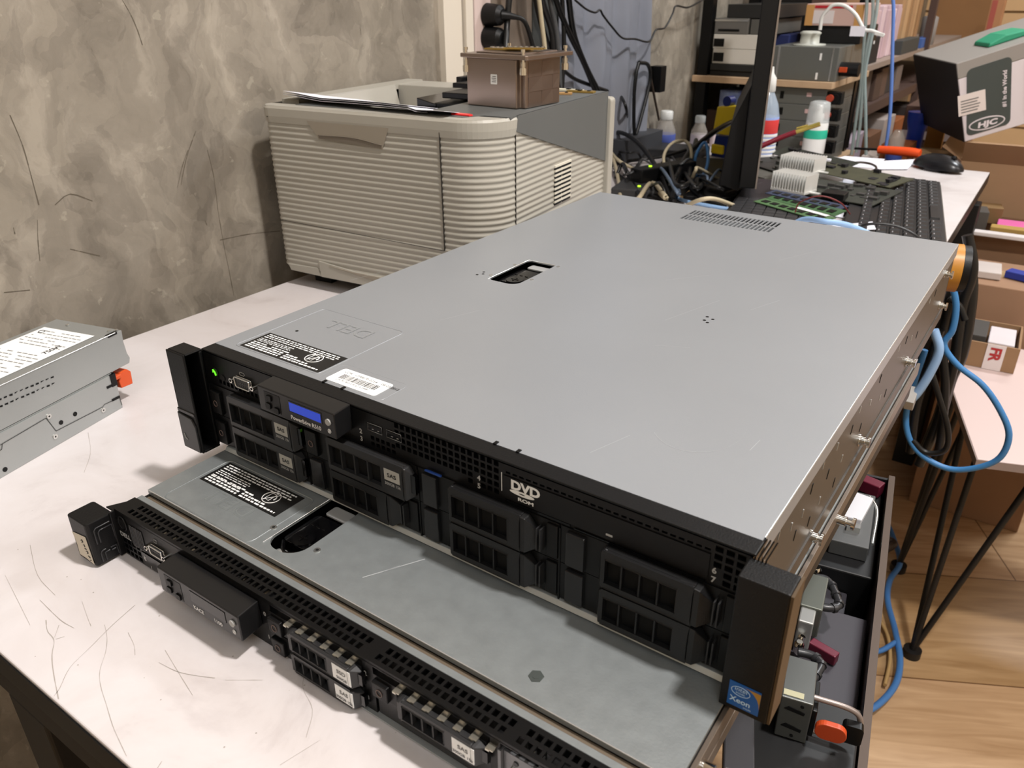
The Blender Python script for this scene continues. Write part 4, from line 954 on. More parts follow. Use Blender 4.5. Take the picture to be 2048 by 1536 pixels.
# ================================================================== processor cooler on the printer
NI = mat('nickel_copper', '8f8076', .28, .85, noise=.03, nscale=20)
NI2 = mat('nickel_panels', '7d7069', .3, .8)
ck = thing('processor_cooler', 'bronze coloured metal block cooler with four corner screws on top of the printer', 'cooler', (-.0917, .5595, .9944), math.radians(-1.5))
hw, hd, hh = .0425, .0455, .0565
g = MB(); g.use(NI); c = .008
g.prism([(-hw, -hd), (hw - c, -hd), (hw - c, -hd + c), (hw, -hd + c), (hw, hd - c), (hw - c, hd - c), (hw - c, hd), (-hw + c, hd), (-hw + c, hd - c), (-hw, hd - c)], 'z', 0.0003, hh)
g.build('block', ck, None, .0012)
g = MB(); g.use(NI2)
R = random.Random(9)
ys = [-.032, -.004, .020, .034]; zs = [.002, .019, .036, .054]  # side panels tilted alternately, shaped to imitate a checkered reflection on the block
for i in range(3):
    for j in range(3):
        t = ((i + j) % 2) * .0012 + R.uniform(0, .0004); y0, y1, z0, z1 = ys[i], ys[i + 1] - .0004, zs[j], zs[j + 1] - .0004
        g.add([(hw + .0003, y0, z0), (hw + .0003 + t, y1, z0), (hw + .0009, y1, z1), (hw + .0003 + t * .5, y0, z1), (hw - .002, y0, z0), (hw - .002, y1, z0), (hw - .002, y1, z1), (hw - .002, y0, z1)], [(0, 1, 2, 3), (0, 4, 5, 1), (1, 5, 6, 2), (2, 6, 7, 3), (3, 7, 4, 0)])
g.build('reflection_panels', ck)
g = MB(); g.use(NI); g.rbox((-hw - .0065, -hd - .0060, hh), (hw + .0115, hd + .006, hh + .0048), .004); g.rbox((-hw + .006, -hd + .010, hh + .0048), (hw - .004, hd - .006, hh + .0062), .004); g.build('base_plate', ck, None, .001)
scr = MB(); scr.use(CHROME); scr.cyl((0, 0, -.009), (0, 0, .0105), .0018, 12).cyl((0, 0, .0080), (0, 0, .0115), .0026, 14).cyl((0, 0, -.0170), (0, 0, -.0095), .0044, 18)
for k in range(5): scr.cyl((0, 0, -.0095 + k * .0014), (0, 0, -.0087 + k * .0014), .0034, 14)
first = None
for x, y in ((-hw - .0008, -hd + .0005), (hw + .0005, -hd + .002), (hw + .0035, hd - .002), (-hw, hd - .001)):
    first = scr.build('spring_screw', ck) if first is None else first.copy()
    if first.name not in COL.objects: COL.objects.link(first)
    first.location = (x, y, hh)
g = MB(); g.use(WHT); g.rbox((-.0045, -hd - .0004, .0270), (.0055, -hd - .0001, .0385), .001, 3, 'y'); g.use(mat('ink_grey', '6a6866'))
for k in range(4): g.box((-.0025 + .001 * (k % 2), -hd - .0006, .0295 + .002 * k), (.0038, -hd - .0003, .0304 + .002 * k))
g.build('small_sticker', ck)['label'] = 'small white square sticker'
GOLD = mat('gold_board', '9c8040', .4, .4)
for i, (x, y, z, a, L, w, lb) in enumerate(((-.012, .002, .0632, .06, .062, .018, 'thin gold edged circuit strip on the cooler, reaching to its left'), (.016, -.004, .0652, .28, .050, .016, 'thin gold edged circuit strip lying crosswise on the cooler, the right one'))):
    g = MB(); g.T = Matrix.Translation((-.0917 + x, .5595 + y, .9944 + z)) @ Matrix.Rotation(a, 4, 'Z'); g.use(GOLD); g.box((-L / 2, -w / 2, 0), (L / 2, w / 2, .0016)); g.use(mat('pcb_top', '5e4c30', .5)); g.box((-L / 2 + .002, -w / 2 + .001, .0016), (L / 2 - .002, w / 2 - .001, .0019)); g.use(ZINC)
    for k in range(7): g.box((-L / 2 + .006 + k * .007, -w * .2, .0019), (-L / 2 + .009 + k * .007, w * .1, .0032))
    solo('circuit_strip', g, lb, 'circuit board')
for i, (s_, t_, a, lb) in enumerate(((.302, .262, .5, 'small tan circuit strip on the printer rear, nearest the cooler'), (.322, .296, .15, 'small gold circuit strip at the right rear of the printer top'), (.300, .305, .1, 'pale narrow circuit strip at the back edge of the printer top'))):
    p = PM @ Vector((s_, t_, .2446)); g = MB(); g.T = Matrix.Translation(p) @ Matrix.Rotation(a, 4, 'Z'); g.use([mat('tan_pcb', 'a98454', .5), GOLD, mat('pale_pcb', 'd5cfb8', .5)][i]); g.box((-.020, -.006, 0), (.020, .006, .0022)); g.use(BLK2); g.box((-.004, -.004, .0022), (.001, .003, .0035)); g.box((.010, -.003, .0022), (.014, .003, .003))
    solo('circuit_strip', g, lb, 'circuit board')
# ================================================================== things on the far half of the table
def cable(name, pts, r, m, label, group=None, n=8, cat='cable', sub=6):
    """round cable through room points; each point is a Vector or (u, v, {plane}) of the photograph"""
    P = [p if isinstance(p, Vector) else W(p[0], p[1], **p[2]) for p in pts]
    g = MB(); g.use(m); g.tube(P, r, n, sub=sub)
    return solo(name, g, label, cat, group=group)
def box_thing(name, label, cat, x0, x1, y0, y1, z0, z1, m, group=None, bev=.001, rz=0.0):
    g = MB(); g.use(m)
    if rz:
        c = Vector(((x0 + x1) / 2, (y0 + y1) / 2, 0)); g.T = Matrix.Translation(c) @ Matrix.Rotation(rz, 4, 'Z') @ Matrix.Translation(-c)
    g.box((x0, y0, z0), (x1, y1, z1)); return solo(name, g, label, cat, group=group, bev=bev)
T0 = TABLE_Z
# ---- monitor, seen from its narrow edge
mz = math.atan2(.32, .94)
mon = thing('monitor', 'black monitor seen edge on behind the thick server', 'monitor', (.022, 1.12, T0), mz)
g = MB(); g.use(BLK); g.prism([(-.002, .045), (.026, .045), (.026, .52), (-.002, .52)], 'y', 0, .50)
g.prism([(-.002, .03), (-.040, .04), (-.030, .15), (-.002, .22)], 'y', .04, .42); g.build('shell', mon, None, .002)
for y_ in (0, .5): MB().box((.0262, y_ - .001, .045), (.0290, y_ + .001, .52)).build('bezel_trim', mon, mat('bezel_edge', '8a8078', .3, .4))
MB().box((.0262, .002, .05), (.0275, .498, .515)).build('screen', mon, BLKG)
g = MB(); g.use(BLK); g.prism([(-.045, .012), (-.012, .012), (-.010, .10), (-.030, .10)], 'y', .20, .30); g.build('stand_neck', mon, None, .003)
g = MB(); g.use(BLK); g.rbox((-.16, .05, 0.0005), (-.004, .45, .014), .04, 6); g.build('stand_base', mon, None, .002)

# ---- keyboard, keys one by one
kb = thing('keyboard', 'long black keyboard lying lengthways on the white table by its right edge', 'keyboard', (.375, 1.112, T0), math.radians(10.2))
KM = mat('keyboard_black', '18181a', .42); KEY = mat('keycap_black', '232325', .38)
g = MB(); g.use(KM); g.prism([(0, .002), (-.158, .002), (-.158, .022), (-.13, .020), (0, .012)], 'y', -.06, .44); g.build('case', kb, None, .002)
g = MB(); g.use(mat('keyboard_edge', '6b655c', .5)); g.box((0, -.06, .0015), (.0022, .44, .006)); g.build('case_rim', kb)
kz = lambda x: .012 + (-x) * .0077 / .13
km = MB(); km.use(KEY); km.add([(-.0085, -.0088, 0), (.0085, -.0088, 0), (.0085, .0088, 0), (-.0085, .0088, 0), (-.0065, -.0068, .0062), (.0065, -.0068, .0062), (.0065, .0068, .0062), (-.0065, .0068, .0062)], [(0, 3, 2, 1), (4, 5, 6, 7), (0, 1, 5, 4), (1, 2, 6, 5), (2, 3, 7, 6), (3, 0, 4, 7)])
km.use(mat('legend_grey', '8f8f92', .6)); km.quad((-.004, -.003, .0063), (-.004, .002, .0063), (-.0025, .002, .0063), (-.0025, -.003, .0063))
k0 = None; rows = 6
for r in range(rows):
    x = -.016 - r * .0205 - (.008 if r == 5 else 0)
    for c in range(17):
        y = -.045 + c * .0278
        if r == 0 and 5 <= c <= 8: continue
        if r == 4 and c == 16: continue
        if k0 is None: k = k0 = km.build('key', kb)
        else: k = k0.copy(); COL.objects.link(k)
        k.location = (x, y, kz(x)); k.scale = (1.05, 1.42, 1)
g = MB(); g.use(KEY); g.add([(-.0248, .093, .0123), (-.0072, .093, .0118), (-.0072, .190, .0118), (-.0248, .190, .0123), (-.023, .095, .0185), (-.009, .095, .0185), (-.009, .188, .0185), (-.023, .188, .0185)], [(0, 3, 2, 1), (4, 5, 6, 7), (0, 1, 5, 4), (1, 2, 6, 5), (2, 3, 7, 6), (3, 0, 4, 7)]); g.build('space_bar', kb)

# ---- mouse
mp = W(1845, 343, z=T0)
ms = thing('computer_mouse', 'black computer mouse resting behind the keyboard', 'mouse', (.262, 1.735, T0), math.radians(62))
g = MB(); g.use(mat('mouse_black', '1c1c1f', .28)); ellipsoid(g, (0, 0, .006), .031, .062, .030); g.lathe([(.029, 0), (.031, .006)], n=20); g.build('shell', ms)
ms.children[0].data.transform(Matrix.Scale(1, 4))
MB().cyl((-.003, -.035, .031), (.003, -.035, .031), .006, 14).build('scroll_wheel', ms, BLKG)

# ---- small things near the keyboard
sd = thing('screwdriver', 'orange handled screwdriver lying behind the black mouse', 'screwdriver', W(1838, 318, z=T0), math.radians(170))
g = MB(); g.use(mat('handle_orange', 'e2501e', .4)); g.tube([(0, 0, .012), (.02, 0, .013), (.06, 0, .012), (.10, 0, .010)], lambda t: .0115 - .003 * abs(t - .4), 10); g.build('grip', sd)
MB().tube([(.10, 0, .010), (.16, 0, .006)], .003, 8, smooth=False).build('shaft', sd, BLK2)
PG = 'loose papers on the far half of the table'
def flat(name, pts, z, m, label, cat='paper', group=None, th=.0008):
    P = [W(u, v, z=z) for u, v in pts]; P = [(p.x, p.y) for p in P]
    a = sum(P[i][0] * P[(i + 1) % len(P)][1] - P[(i + 1) % len(P)][0] * P[i][1] for i in range(len(P)))
    if a < 0: P = P[::-1]
    g = MB(); g.use(m); g.prism(P, 'z', z - th, z); return solo(name, g, label, cat, group=group)
flat('paper_sheet', [(1652, 322), (1690, 312), (1770, 318), (1752, 336), (1690, 332)], T0 + .0015, PAPER, 'white paper on the table by the pump bottle', group=PG)
flat('paper_sheet', [(1690, 345), (1752, 340), (1715, 440), (1668, 432)], T0 + .0025, PAPER, 'white paper tucked along the left long side of the keyboard', group=PG)
flat('paper_sheet', [(1760, 322), (1835, 318), (1815, 338), (1745, 338)], T0 + .003, PAPER, 'white paper under the orange screwdriver tip', group=PG)
# foam pump bottle
pb = thing('pump_bottle', 'white foam pump bottle with green band and clear cap', 'bottle', (-.030, 1.775, T0), 0)
WPL = mat('white_plastic', 'dedfdc', .35)
g = MB(); g.use(WPL); g.lathe([(.024, 0), (.027, .003), (.027, .072), (.0262, .078)]); g.build('bottle_body', pb)
g = MB(); g.use(mat('teal_band', '28ab8c', .4)); g.lathe([(.0272, .040), (.0276, .041), (.0276, .060), (.0272, .061)]); g.build('label_band', pb)
g = MB(); g.use(WPL); g.lathe([(.012, .078), (.014, .095), (.009, .100), (.008, .118)]); g.build('pump_head', pb)
g = MB(); g.use(mat('clear_cap', 'dfe3e3', .2, alpha=.45)); g.lathe([(.0268, .078), (.0255, .110), (.0235, .124), (.015, .127)]); g.build('cap', pb)
# spray bottle of cleaning liquid behind the monitor edge
p = W(1530, 273, z=T0)
sp = thing('spray_bottle', 'tall clear bottle with blue and red label right behind the monitor edge', 'bottle', (W(1536, 200, y=1.60).x, 1.60, T0), 0)
g = MB(); g.use(mat('clear_blue', 'b9c8d8', .15, alpha=.55)); g.lathe([(.028, 0), (.030, .004), (.030, .110), (.024, .135), (.012, .160)]); g.build('bottle_body', sp)
g = MB(); g.use(mat('blue_label', '8fa6dc', .5)); g.lathe([(.0303, .010), (.0306, .011), (.0306, .105), (.0303, .106)]); g.use(mat('label_red', 'd23b3b', .5)); g.lathe([(.0307, .070), (.0309, .071), (.0309, .100), (.0307, .101)]); g.use(WHT)
for k in range(6): g.lathe([(.031, .018 + k * .009), (.0312, .019 + k * .009), (.0312, .023 + k * .009), (.031, .024 + k * .009)])
g.build('label_band', sp)
g = MB(); g.use(WPL); g.lathe([(.012, .160), (.014, .162), (.013, .190), (.006, .200), (.004, .214)]); g.build('cap', sp)
# two small clear bottles by the wall
for i, (x, y, sc, lb, c) in enumerate(((-.378, 1.655, 1.0, 'small clear bottle with white cap and blue label by the wall', '5566b4'), (-.318, 1.735, .82, 'smaller clear bottle with pale label next to the blue labelled one', 'cfc6ce'))):
    t = thing('small_bottle', lb, 'bottle', (x, y, T0), 0)
    g = MB(); g.use(mat('clear_plastic', 'cdc7bd', .1, alpha=.42)); g.lathe([(.022 * sc, 0), (.026 * sc, .003), (.026 * sc, .045 * sc), (.018 * sc, .062 * sc), (.014 * sc, .072 * sc)]); g.build('bottle_body', t)
    g = MB(); g.use(mat('bottle_label_%d' % i, c, .5)); g.lathe([(.0263 * sc, .006), (.0266 * sc, .0065), (.0266 * sc, .036 * sc), (.0263 * sc, .0365 * sc)]); g.build('label_band', t)
    g = MB(); g.use(WPL if i == 0 else mat('clear_cap', 'dfe3e3')); g.lathe([(.016 * sc, .072 * sc), (.0165 * sc, .073 * sc), (.0165 * sc, .090 * sc), (.014 * sc, .093 * sc)]); g.build('cap', t)
# yellow and blue packing tool
yt = thing('tape_dispenser', 'yellow and blue handheld tape dispenser standing left of the monitor edge', 'dispenser', (-.205, 1.60, T0 + .0005), math.radians(-15))
YEL = mat('tool_yellow', 'e3c21c', .4); NAVY = mat('tool_navy', '1c2a6e', .4)
g = MB(); g.use(YEL); g.prism([(-.028, .055), (.020, .055), (.030, .075), (.045, .118), (.036, .125), (.010, .122), (-.022, .118)], 'y', 0, .03); g.box((-.028, 0, .008), (.008, .03, .030)); g.build('frame', yt, None, .003)
g = MB(); g.use(NAVY); g.prism([(-.030, .0), (.030, .0), (.040, .052), (-.022, .050)], 'y', .006, .026); g.build('grip', yt, None, .002); MB().cyl((.002, .004, .1315), (.002, .024, .1315), .012, 18).build('roller', yt, NAVY)
# red and gold pen leaning up
pn = [W(1510, 298, y=1.42), W(1560, 276, y=1.44), W(1592, 264, y=1.45)]
t = thing('pen', 'dark red pen with golden clip end pointing up right of the monitor', 'pen', tuple(pn[0]), 0)
g = MB(); g.use(mat('pen_red', '7c1f2e', .3)); g.tube([q - pn[0] for q in pn], .0055, 10); g.build('barrel', t)
pg = [W(1592, 264, y=1.45), W(1615, 256, y=1.456), W(1640, 248, y=1.46)]
g = MB(); g.use(mat('pen_gold', 'd8c36a', .25, .7)); g.tube([q - pn[0] for q in pg], .0048, 10); g.tube([pg[0] - pn[0] + Vector((0, 0, .008)), pg[1] - pn[0] + Vector((0, 0, .006))], .0018, 6, smooth=False); g.build('clip', t)

# ---- electronics pile between monitor and keyboard
PCBD = mat('dark_pcb', '2b2e27', .55, noise=.25, nscale=60); PCBG = mat('green_pcb', '4c6b45', .5, noise=.15, nscale=80)
HS = mat('aluminium_fins', 'e2e1dd', .35, .3)
lp = thing('laptop', 'open black laptop lying flat behind the thick server, boards piled on it', 'laptop', (.125, 1.02, T0), math.radians(12))
g = MB(); g.use(mat('laptop_black', '202022', .45)); g.box((-.09, -.02, .0005), (.080, .33, .022)); g.build('base', lp, None, .003)
g = MB(); g.use(KEY); g.box((-.085, -.01, .022), (.076, .155, .0228)); g.build('keyboard_tray', lp)
lk = MB(); lk.use(mat('laptop_key', '2f2f31', .4)); lk.box((-.0088, -.0085, 0), (.0088, .0085, .0028)); f0 = None
for i in range(8):
    for j in range(7):
        if f0 is None: q = f0 = lk.build('key', lp, None, .0007)
        else: q = f0.copy(); COL.objects.link(q)
        q.location = (-.074 + i * .0195, .002 + j * .0205, .0228)
def board(name, label, loc, rz, L, Wd_, m, chips, seed, ry=0.0, rx=0.0, th=.0016, chipc='1d1d1f', z=0):
    t = thing(name, label, 'circuit board', loc, rz, None, rx, ry)
    g = MB(); g.use(m); g.box((-L / 2, -Wd_ / 2, 0), (L / 2, Wd_ / 2, th)); g.build('board', t)
    R = random.Random(seed)
    for k in range(chips):
        g = MB(); g.use(mat('chip_' + chipc, chipc, .4)); w, d, h = R.uniform(.006, .018), R.uniform(.005, .014), R.uniform(.001, .007)
        x, y = R.uniform(-L / 2 + w, L / 2 - w), R.uniform(-Wd_ / 2 + d * .6, Wd_ / 2 - d * .6) if Wd_ > .04 else 0
        g.box((x - w / 2, y - d / 2, th), (x + w / 2, y + d / 2, th + h)); g.build('chip', t)
    return t
board('circuit_board', 'large dark circuit board lying on the laptop under the finned heatsinks', (.155, 1.29, T0 + .0235), math.radians(-8), .19, .15, PCBD, 26, 3, chipc='3b3b3a')
board('circuit_board', 'long dark circuit board behind the heatsinks, reaching toward the keyboard', (.140, 1.44, T0 + .030), math.radians(-24), .24, .075, mat('olive_pcb', '40402f', .55, noise=.2, nscale=50), 22, 5, rx=math.radians(6), chipc='26262a')
board('circuit_board', 'dark board standing at a slant behind the farthest heatsink', (.03, 1.56, T0 + .030), math.radians(-30), .22, .05, PCBD, 12, 8, rx=math.radians(14))
def heatsink(label, loc, rz, L, D_, Hh, n):
    t = thing('heatsink', label, 'heatsink', loc, rz)
    MB().box((-L / 2, -D_ / 2, 0), (L / 2, D_ / 2, .004)).build('base_plate', t, HS)
    f = MB(); f.use(HS); f.box((-.0005, -D_ / 2, .004), (.0005, D_ / 2, Hh)); f0 = None
    for k in range(n):
        if f0 is None: q = f0 = f.build('fin', t)
        else: q = f0.copy(); COL.objects.link(q)
        q.location = (-L / 2 + .001 + k * (L - .002) / (n - 1), 0, 0)
    MB().box((L / 2, -.004, .001), (L / 2 + .018, .004, .003)).build('clip', t, HS)
heatsink('silver finned heatsink, the farther of the two on the boards', (.056, 1.385, T0 + .0365), math.radians(-10), .075, .055, .030, 14)
heatsink('silver finned heatsink, the nearer of the two on the boards', (.092, 1.215, T0 + .0315), math.radians(-13), .070, .045, .034, 13)
RG = 'memory modules in front of the heatsinks'
def ram(label, loc, rz, L, col, tilt, lab):
    t = thing('memory_module', label, 'memory module', loc, rz, RG, tilt)
    MB().box((0, -.0006, 0), (L, .0006, .030)).build('board', t, col)
    g = MB(); g.use(BLK2); g0 = None
    for k in range(7):
        if g0 is None: g.box((0, -.0016, .008), (L * .085, -.0006, .020)); q = g0 = g.build('chip', t)
        else: q = g0.copy(); COL.objects.link(q)
        q.location = (L * .06 + k * L * .13, 0, 0)
    if lab: MB().box((L * .50, -.0020, .020), (L * .92, -.0016, .029)).build('white_label', t, WHT)
ram('green memory module with white label, nearest to the server', (.055, 1.105, T0 + .0275), math.radians(-26), .160, PCBG, math.radians(-86), True)
ram('green memory module behind the one with the white label', (.070, 1.130, T0 + .0300), math.radians(-24), .150, mat('green_pcb2', '3f5f3c', .5), math.radians(-80), False)
ram('dark blue memory module right under the nearer heatsink', (.060, 1.150, T0 + .0345), math.radians(-20), .155, mat('blue_pcb', '30384f', .5), math.radians(-86), False)
box_thing('connector_bracket', 'pale narrow metal bracket lying across the dark boards', 'bracket', -.005, .055, 1.47, 1.478, T0 + .046, T0 + .049, mat('pale_metal', 'c9c3cf', .35, .4), rz=math.radians(-25))
box_thing('capacitor_block', 'square black chip block with silver top next to the nearer heatsink', 'chip', .150, .190, 1.19, 1.225, T0 + .0280, T0 + .040, BLK2)
g = MB(); g.use(mat('red_clip', 'd0505a', .4)); q = W(1632, 318, z=T0 + .05); g.T = Matrix.Translation((q.x, q.y, T0 + .0475)); g.rbox((-.010, -.006, 0), (.010, .006, .008), .003); g.use(PAPER); g.box((.010, -.004, .001), (.030, .006, .005))
solo('plastic_clip', g, 'small red and white clip below the pump bottle', 'clip')
board('circuit_board', 'dark board half under the pen, left of the farther heatsink', (-.015, 1.47, T0 + .0245), math.radians(-35), .17, .11, mat('dark_pcb3', '262822', .55, noise=.3, nscale=60), 18, 11, chipc='45443f')
box_thing('grey_pouch', 'crumpled grey pouch next to the monitor edge under the dark board', 'pouch', -.07, .03, 1.35, 1.50, T0 + .0005, T0 + .022, mat('pouch_grey', '55534c', .6, noise=.2, nscale=60), rz=-.4)
for _i, (_u, _v, _c, _l) in enumerate(((1424, 292, 'd7c9cf', 'small pinkish white tube behind the blue cable knot'), (1443, 288, '4c1a22', 'small maroon tube behind the blue cable knot'))):
    _q = W(_u, _v, z=T0); _g = MB(); _g.T = Matrix.Translation((_q.x, _q.y, T0 + .0003)); _g.use(mat('tube_%d' % _i, _c, .5)); _g.lathe([(.007, 0), (.0075, .002), (.007, .032), (.004, .040)]); solo('small_tube', _g, _l, 'tube')
# thin cables in the pile
RC = mat('red_wire', '6e2a2c', .5)
cable('thin_cable', [(1590, 425, {'z': T0 + .032}), (1600, 405, {'z': T0 + .05}), (1640, 392, {'z': T0 + .066}), (1680, 405, {'z': T0 + .055}), (1700, 428, {'z': T0 + .03})], .0012, RC, 'thin dark red wire arching over the green memory modules')
cable('thin_cable', [(1688, 432, {'z': T0 + .004}), (1700, 395, {'z': T0 + .006}), (1712, 380, {'z': T0 + .01}), (1722, 376, {'z': T0 + .01}), (1730, 396, {'z': T0 + .006})], .0014, CABLEB, 'thin black wire curling beside the left long side of the keyboard')
BRN = mat('brown_cable', '3b3028', .45)
cable('thin_cable', [(1655, 328, {'z': T0 + .012}), (1700, 335, {'z': T0 + .012}), (1735, 345, {'z': T0 + .010}), (1752, 350, {'z': T0 + .008})], .0028, BRN, 'dark brown cable loop under the mouse, lower strand', 'brown cable strands')
cable('thin_cable', [(1685, 336, {'z': T0 + .018}), (1712, 325, {'z': T0 + .019}), (1742, 328, {'z': T0 + .018}), (1752, 338, {'z': T0 + .018}), (1722, 350, {'z': T0 + .018})], .0026, BRN, 'dark brown cable loop under the mouse, upper strand', 'brown cable strands')

# ---- cables behind the server
BLUE = mat('blue_cable', '4f86c0', .45); LBLUE = mat('light_blue_cable', '8fb2dc', .45); BEIGE = mat('beige_cable', 'b7ab90', .5); LILAC = mat('lilac_cable', '8f8fc2', .5)
def zc(*p): return [(u, v, {'z': T0 + h}) for u, v, h in p]
cable('ethernet_cable', zc((1560, 468, .02), (1605, 440, .05), (1650, 443, .06), (1700, 452, .05), (1760, 478, .03)), .0045, LBLUE, 'pale blue network cable running behind the rear edge of the thick server')
cable('thin_cable', zc((1700, 462, .03), (1740, 448, .045), (1790, 452, .045), (1830, 470, .035), (1850, 492, .02)), .0022, CABLEB, 'thin black cable lying across the near end of the keyboard')
flat('paper_tag', [(1655, 452), (1745, 443), (1752, 458), (1680, 462)], T0 + .024, PAPER, 'white tag by the rear edge of the thick server')
cable('power_cable', zc((1215, 250, .02), (1232, 190, .14), (1252, 215, .13), (1252, 260, .04), (1240, 300, .02)), .0035, CABLEB, 'black cable looping up beside the rear of the printer', 'black cables behind the printer')
cable('power_cable', zc((1205, 270, .05), (1240, 265, .07), (1275, 285, .06), (1310, 330, .03), (1345, 400, .015)), .005, CABLEB, 'thick black cable arching from behind the printer toward the adapter', 'black cables behind the printer')
cable('power_cable', zc((1222, 260, .03), (1238, 310, .02), (1262, 360, .015), (1290, 410, .012)), .005, CABLEB, 'black cable dropping straight behind the printer side', 'black cables behind the printer')
cable('beige_cable', zc((1218, 300, .03), (1236, 320, .025), (1262, 335, .012), (1300, 352, .010), (1345, 368, .010)), .0038, BEIGE, 'beige cable running right from the printer rear')
cable('beige_cable', zc((1218, 296, .03), (1230, 330, .02), (1238, 370, .008), (1242, 420, .006)), .0040, BEIGE, 'beige cable hanging down along the printer rear edge')
cable('beige_cable', zc((1330, 345, .02), (1328, 310, .05), (1345, 286, .07), (1370, 282, .07), (1382, 300, .06), (1378, 330, .03), (1355, 352, .01)), .0035, BEIGE, 'beige cable loop standing up in front of the small bottles')
cable('beige_cable', zc((1345, 375, .01), (1360, 395, .01), (1385, 380, .012), (1420, 372, .012)), .003, mat('tan_cable', 'a98d63', .5), 'tan cable lying flat in front of the blue cable knot')
cable('beige_cable', zc((1365, 415, .02), (1400, 400, .045), (1430, 398, .045), (1470, 412, .02)), .0038, BEIGE, 'beige cable curving just behind the thick server vents')
cable('ethernet_cable', zc((1388, 345, .01), (1392, 310, .05), (1410, 285, .07), (1416, 320, .04), (1405, 352, .02), (1385, 362, .015), (1420, 360, .012)), .0036, BLUE, 'blue network cable knotted left of the monitor stand')
cable('ethernet_cable', zc((1360, 355, .01), (1375, 350, .014), (1395, 352, .014)), .0042, BLUE, 'short bright blue cable end in the cable heap')
cable('ethernet_cable', zc((1382, 345, .01), (1383, 325, .03), (1386, 300, .05)), .003, LILAC, 'lilac cable standing up beside the blue cable knot')
cable('ethernet_cable', zc((1345, 390, .01), (1370, 402, .012), (1420, 412, .012), (1470, 420, .01)), .0036, LBLUE, 'pale blue cable just visible over the rear edge of the server')
cable('power_cable', zc((1345, 400, .015), (1355, 350, .03), (1375, 310, .05), (1420, 270, .08), (1462, 245, .09), (1490, 240, .09)), .006, CABLEB, 'thick black cable climbing toward the monitor stand', 'black cables left of the monitor')
cable('power_cable', zc((1392, 280, .06), (1382, 320, .04), (1380, 370, .02), (1410, 400, .012), (1450, 415, .01)), .005, CABLEB, 'black cable hooking down in front of the monitor base', 'black cables left of the monitor')
cable('power_cable', zc((1230, 345, .008), (1270, 378, .008), (1320, 400, .008), (1370, 418, .008)), .005, CABLEB, 'black cable on the table running parallel to the server rear', 'black cables left of the monitor')
cable('power_cable', zc((1325, 330, .012), (1338, 370, .012), (1352, 412, .012)), .005, mat('grey_cable', '4a4b4c', .45), 'dark grey cable beside the power adapter', 'black cables left of the monitor')
R = random.Random(31)
_names = ['nearest the printer', 'second from the printer', 'beside the adapter, left one', 'beside the adapter, right one', 'under the beige loop', 'crossing the flat charcoal device', 'right of the beige loop', 'left of the blue knot', 'right of the blue knot', 'hugging the monitor base', 'furthest right, touching the laptop', 'lowest in the heap']
for _i in range(12):
    _u = 1235 + _i * 16; _v = R.uniform(330, 395)
    _p = []
    for _k in range(5): _p.append((_u + _k * R.uniform(12, 24) - 20, _v + R.uniform(-34, 26), .006 + R.uniform(0, .05) * (0 < _k < 4)))
    cable('tangled_cable', zc(*_p), R.choice((.0026, .0035, .0045)), [CABLEB, CABLEB, mat('grey_cable', '4a4b4c'), BEIGE, CABLEB, mat('grey_blue_cable', '59687c', .5)][_i % 6], 'loose cable in the heap behind the server, ' + _names[_i], 'loose cables in the heap behind the server')
cable('power_cable', zc((1255, 322, .01), (1290, 318, .012), (1330, 312, .02), (1372, 300, .03)), .004, CABLEB, 'black cable lying in front of the small bottles', 'black cables left of the monitor')
for i, (u, v, w, d, h, rz, m, lb) in enumerate(((1325, 372, .035, .16, .045, -.35, BLK, 'long black power adapter with green lights, lying in the cable heap'), (1275, 300, .06, .08, .045, .4, BLK2, 'black plug block behind the printer corner'), (1345, 310, .16, .10, .020, .1, mat('charcoal_box', '2b2b2d', .5), 'flat charcoal device under the cable loop'), (1285, 385, .10, .12, .018, .2, mat('charcoal_box2', '353536', .5), 'flat dark grey device behind the rear corner of the server'), (1440, 385, .12, .12, .022, -.3, mat('charcoal_box3', '1d1b1b', .5), 'flat black device left of the monitor stand'))):
    p = W(u, v, z=T0)
    t = thing('power_adapter' if i < 2 else 'network_device', lb, 'adapter' if i < 2 else 'device', (p.x, p.y, T0 + .0003), rz)
    g = MB(); g.use(m); g.box((-w / 2, -d / 2, 0), (w / 2, d / 2, h)); g.build('case', t, None, .003)
    if i in (0, 3):
        g = MB(); g.use(mat('green_dot', 'a6e32a', .4, emit=2.0)); g.cyl((0, -d / 4, h), (0, -d / 4, h + .002), .0035, 8); g.build('indicator_light', t)
    if i == 2:
        g = MB(); g.use(mat('green_dot', 'a6e32a')); g.cyl((.06, -.045, h), (.06, -.045, h + .002), .003, 8); g.build('indicator_light', t)
box_thing('cardboard_piece', 'dark box shape standing against the wall behind the small bottles', 'box', XW + .002, -.36, 1.40, 1.60, T0 + .0003, T0 + .055, mat('slate_box', '3a3b3f', .6))

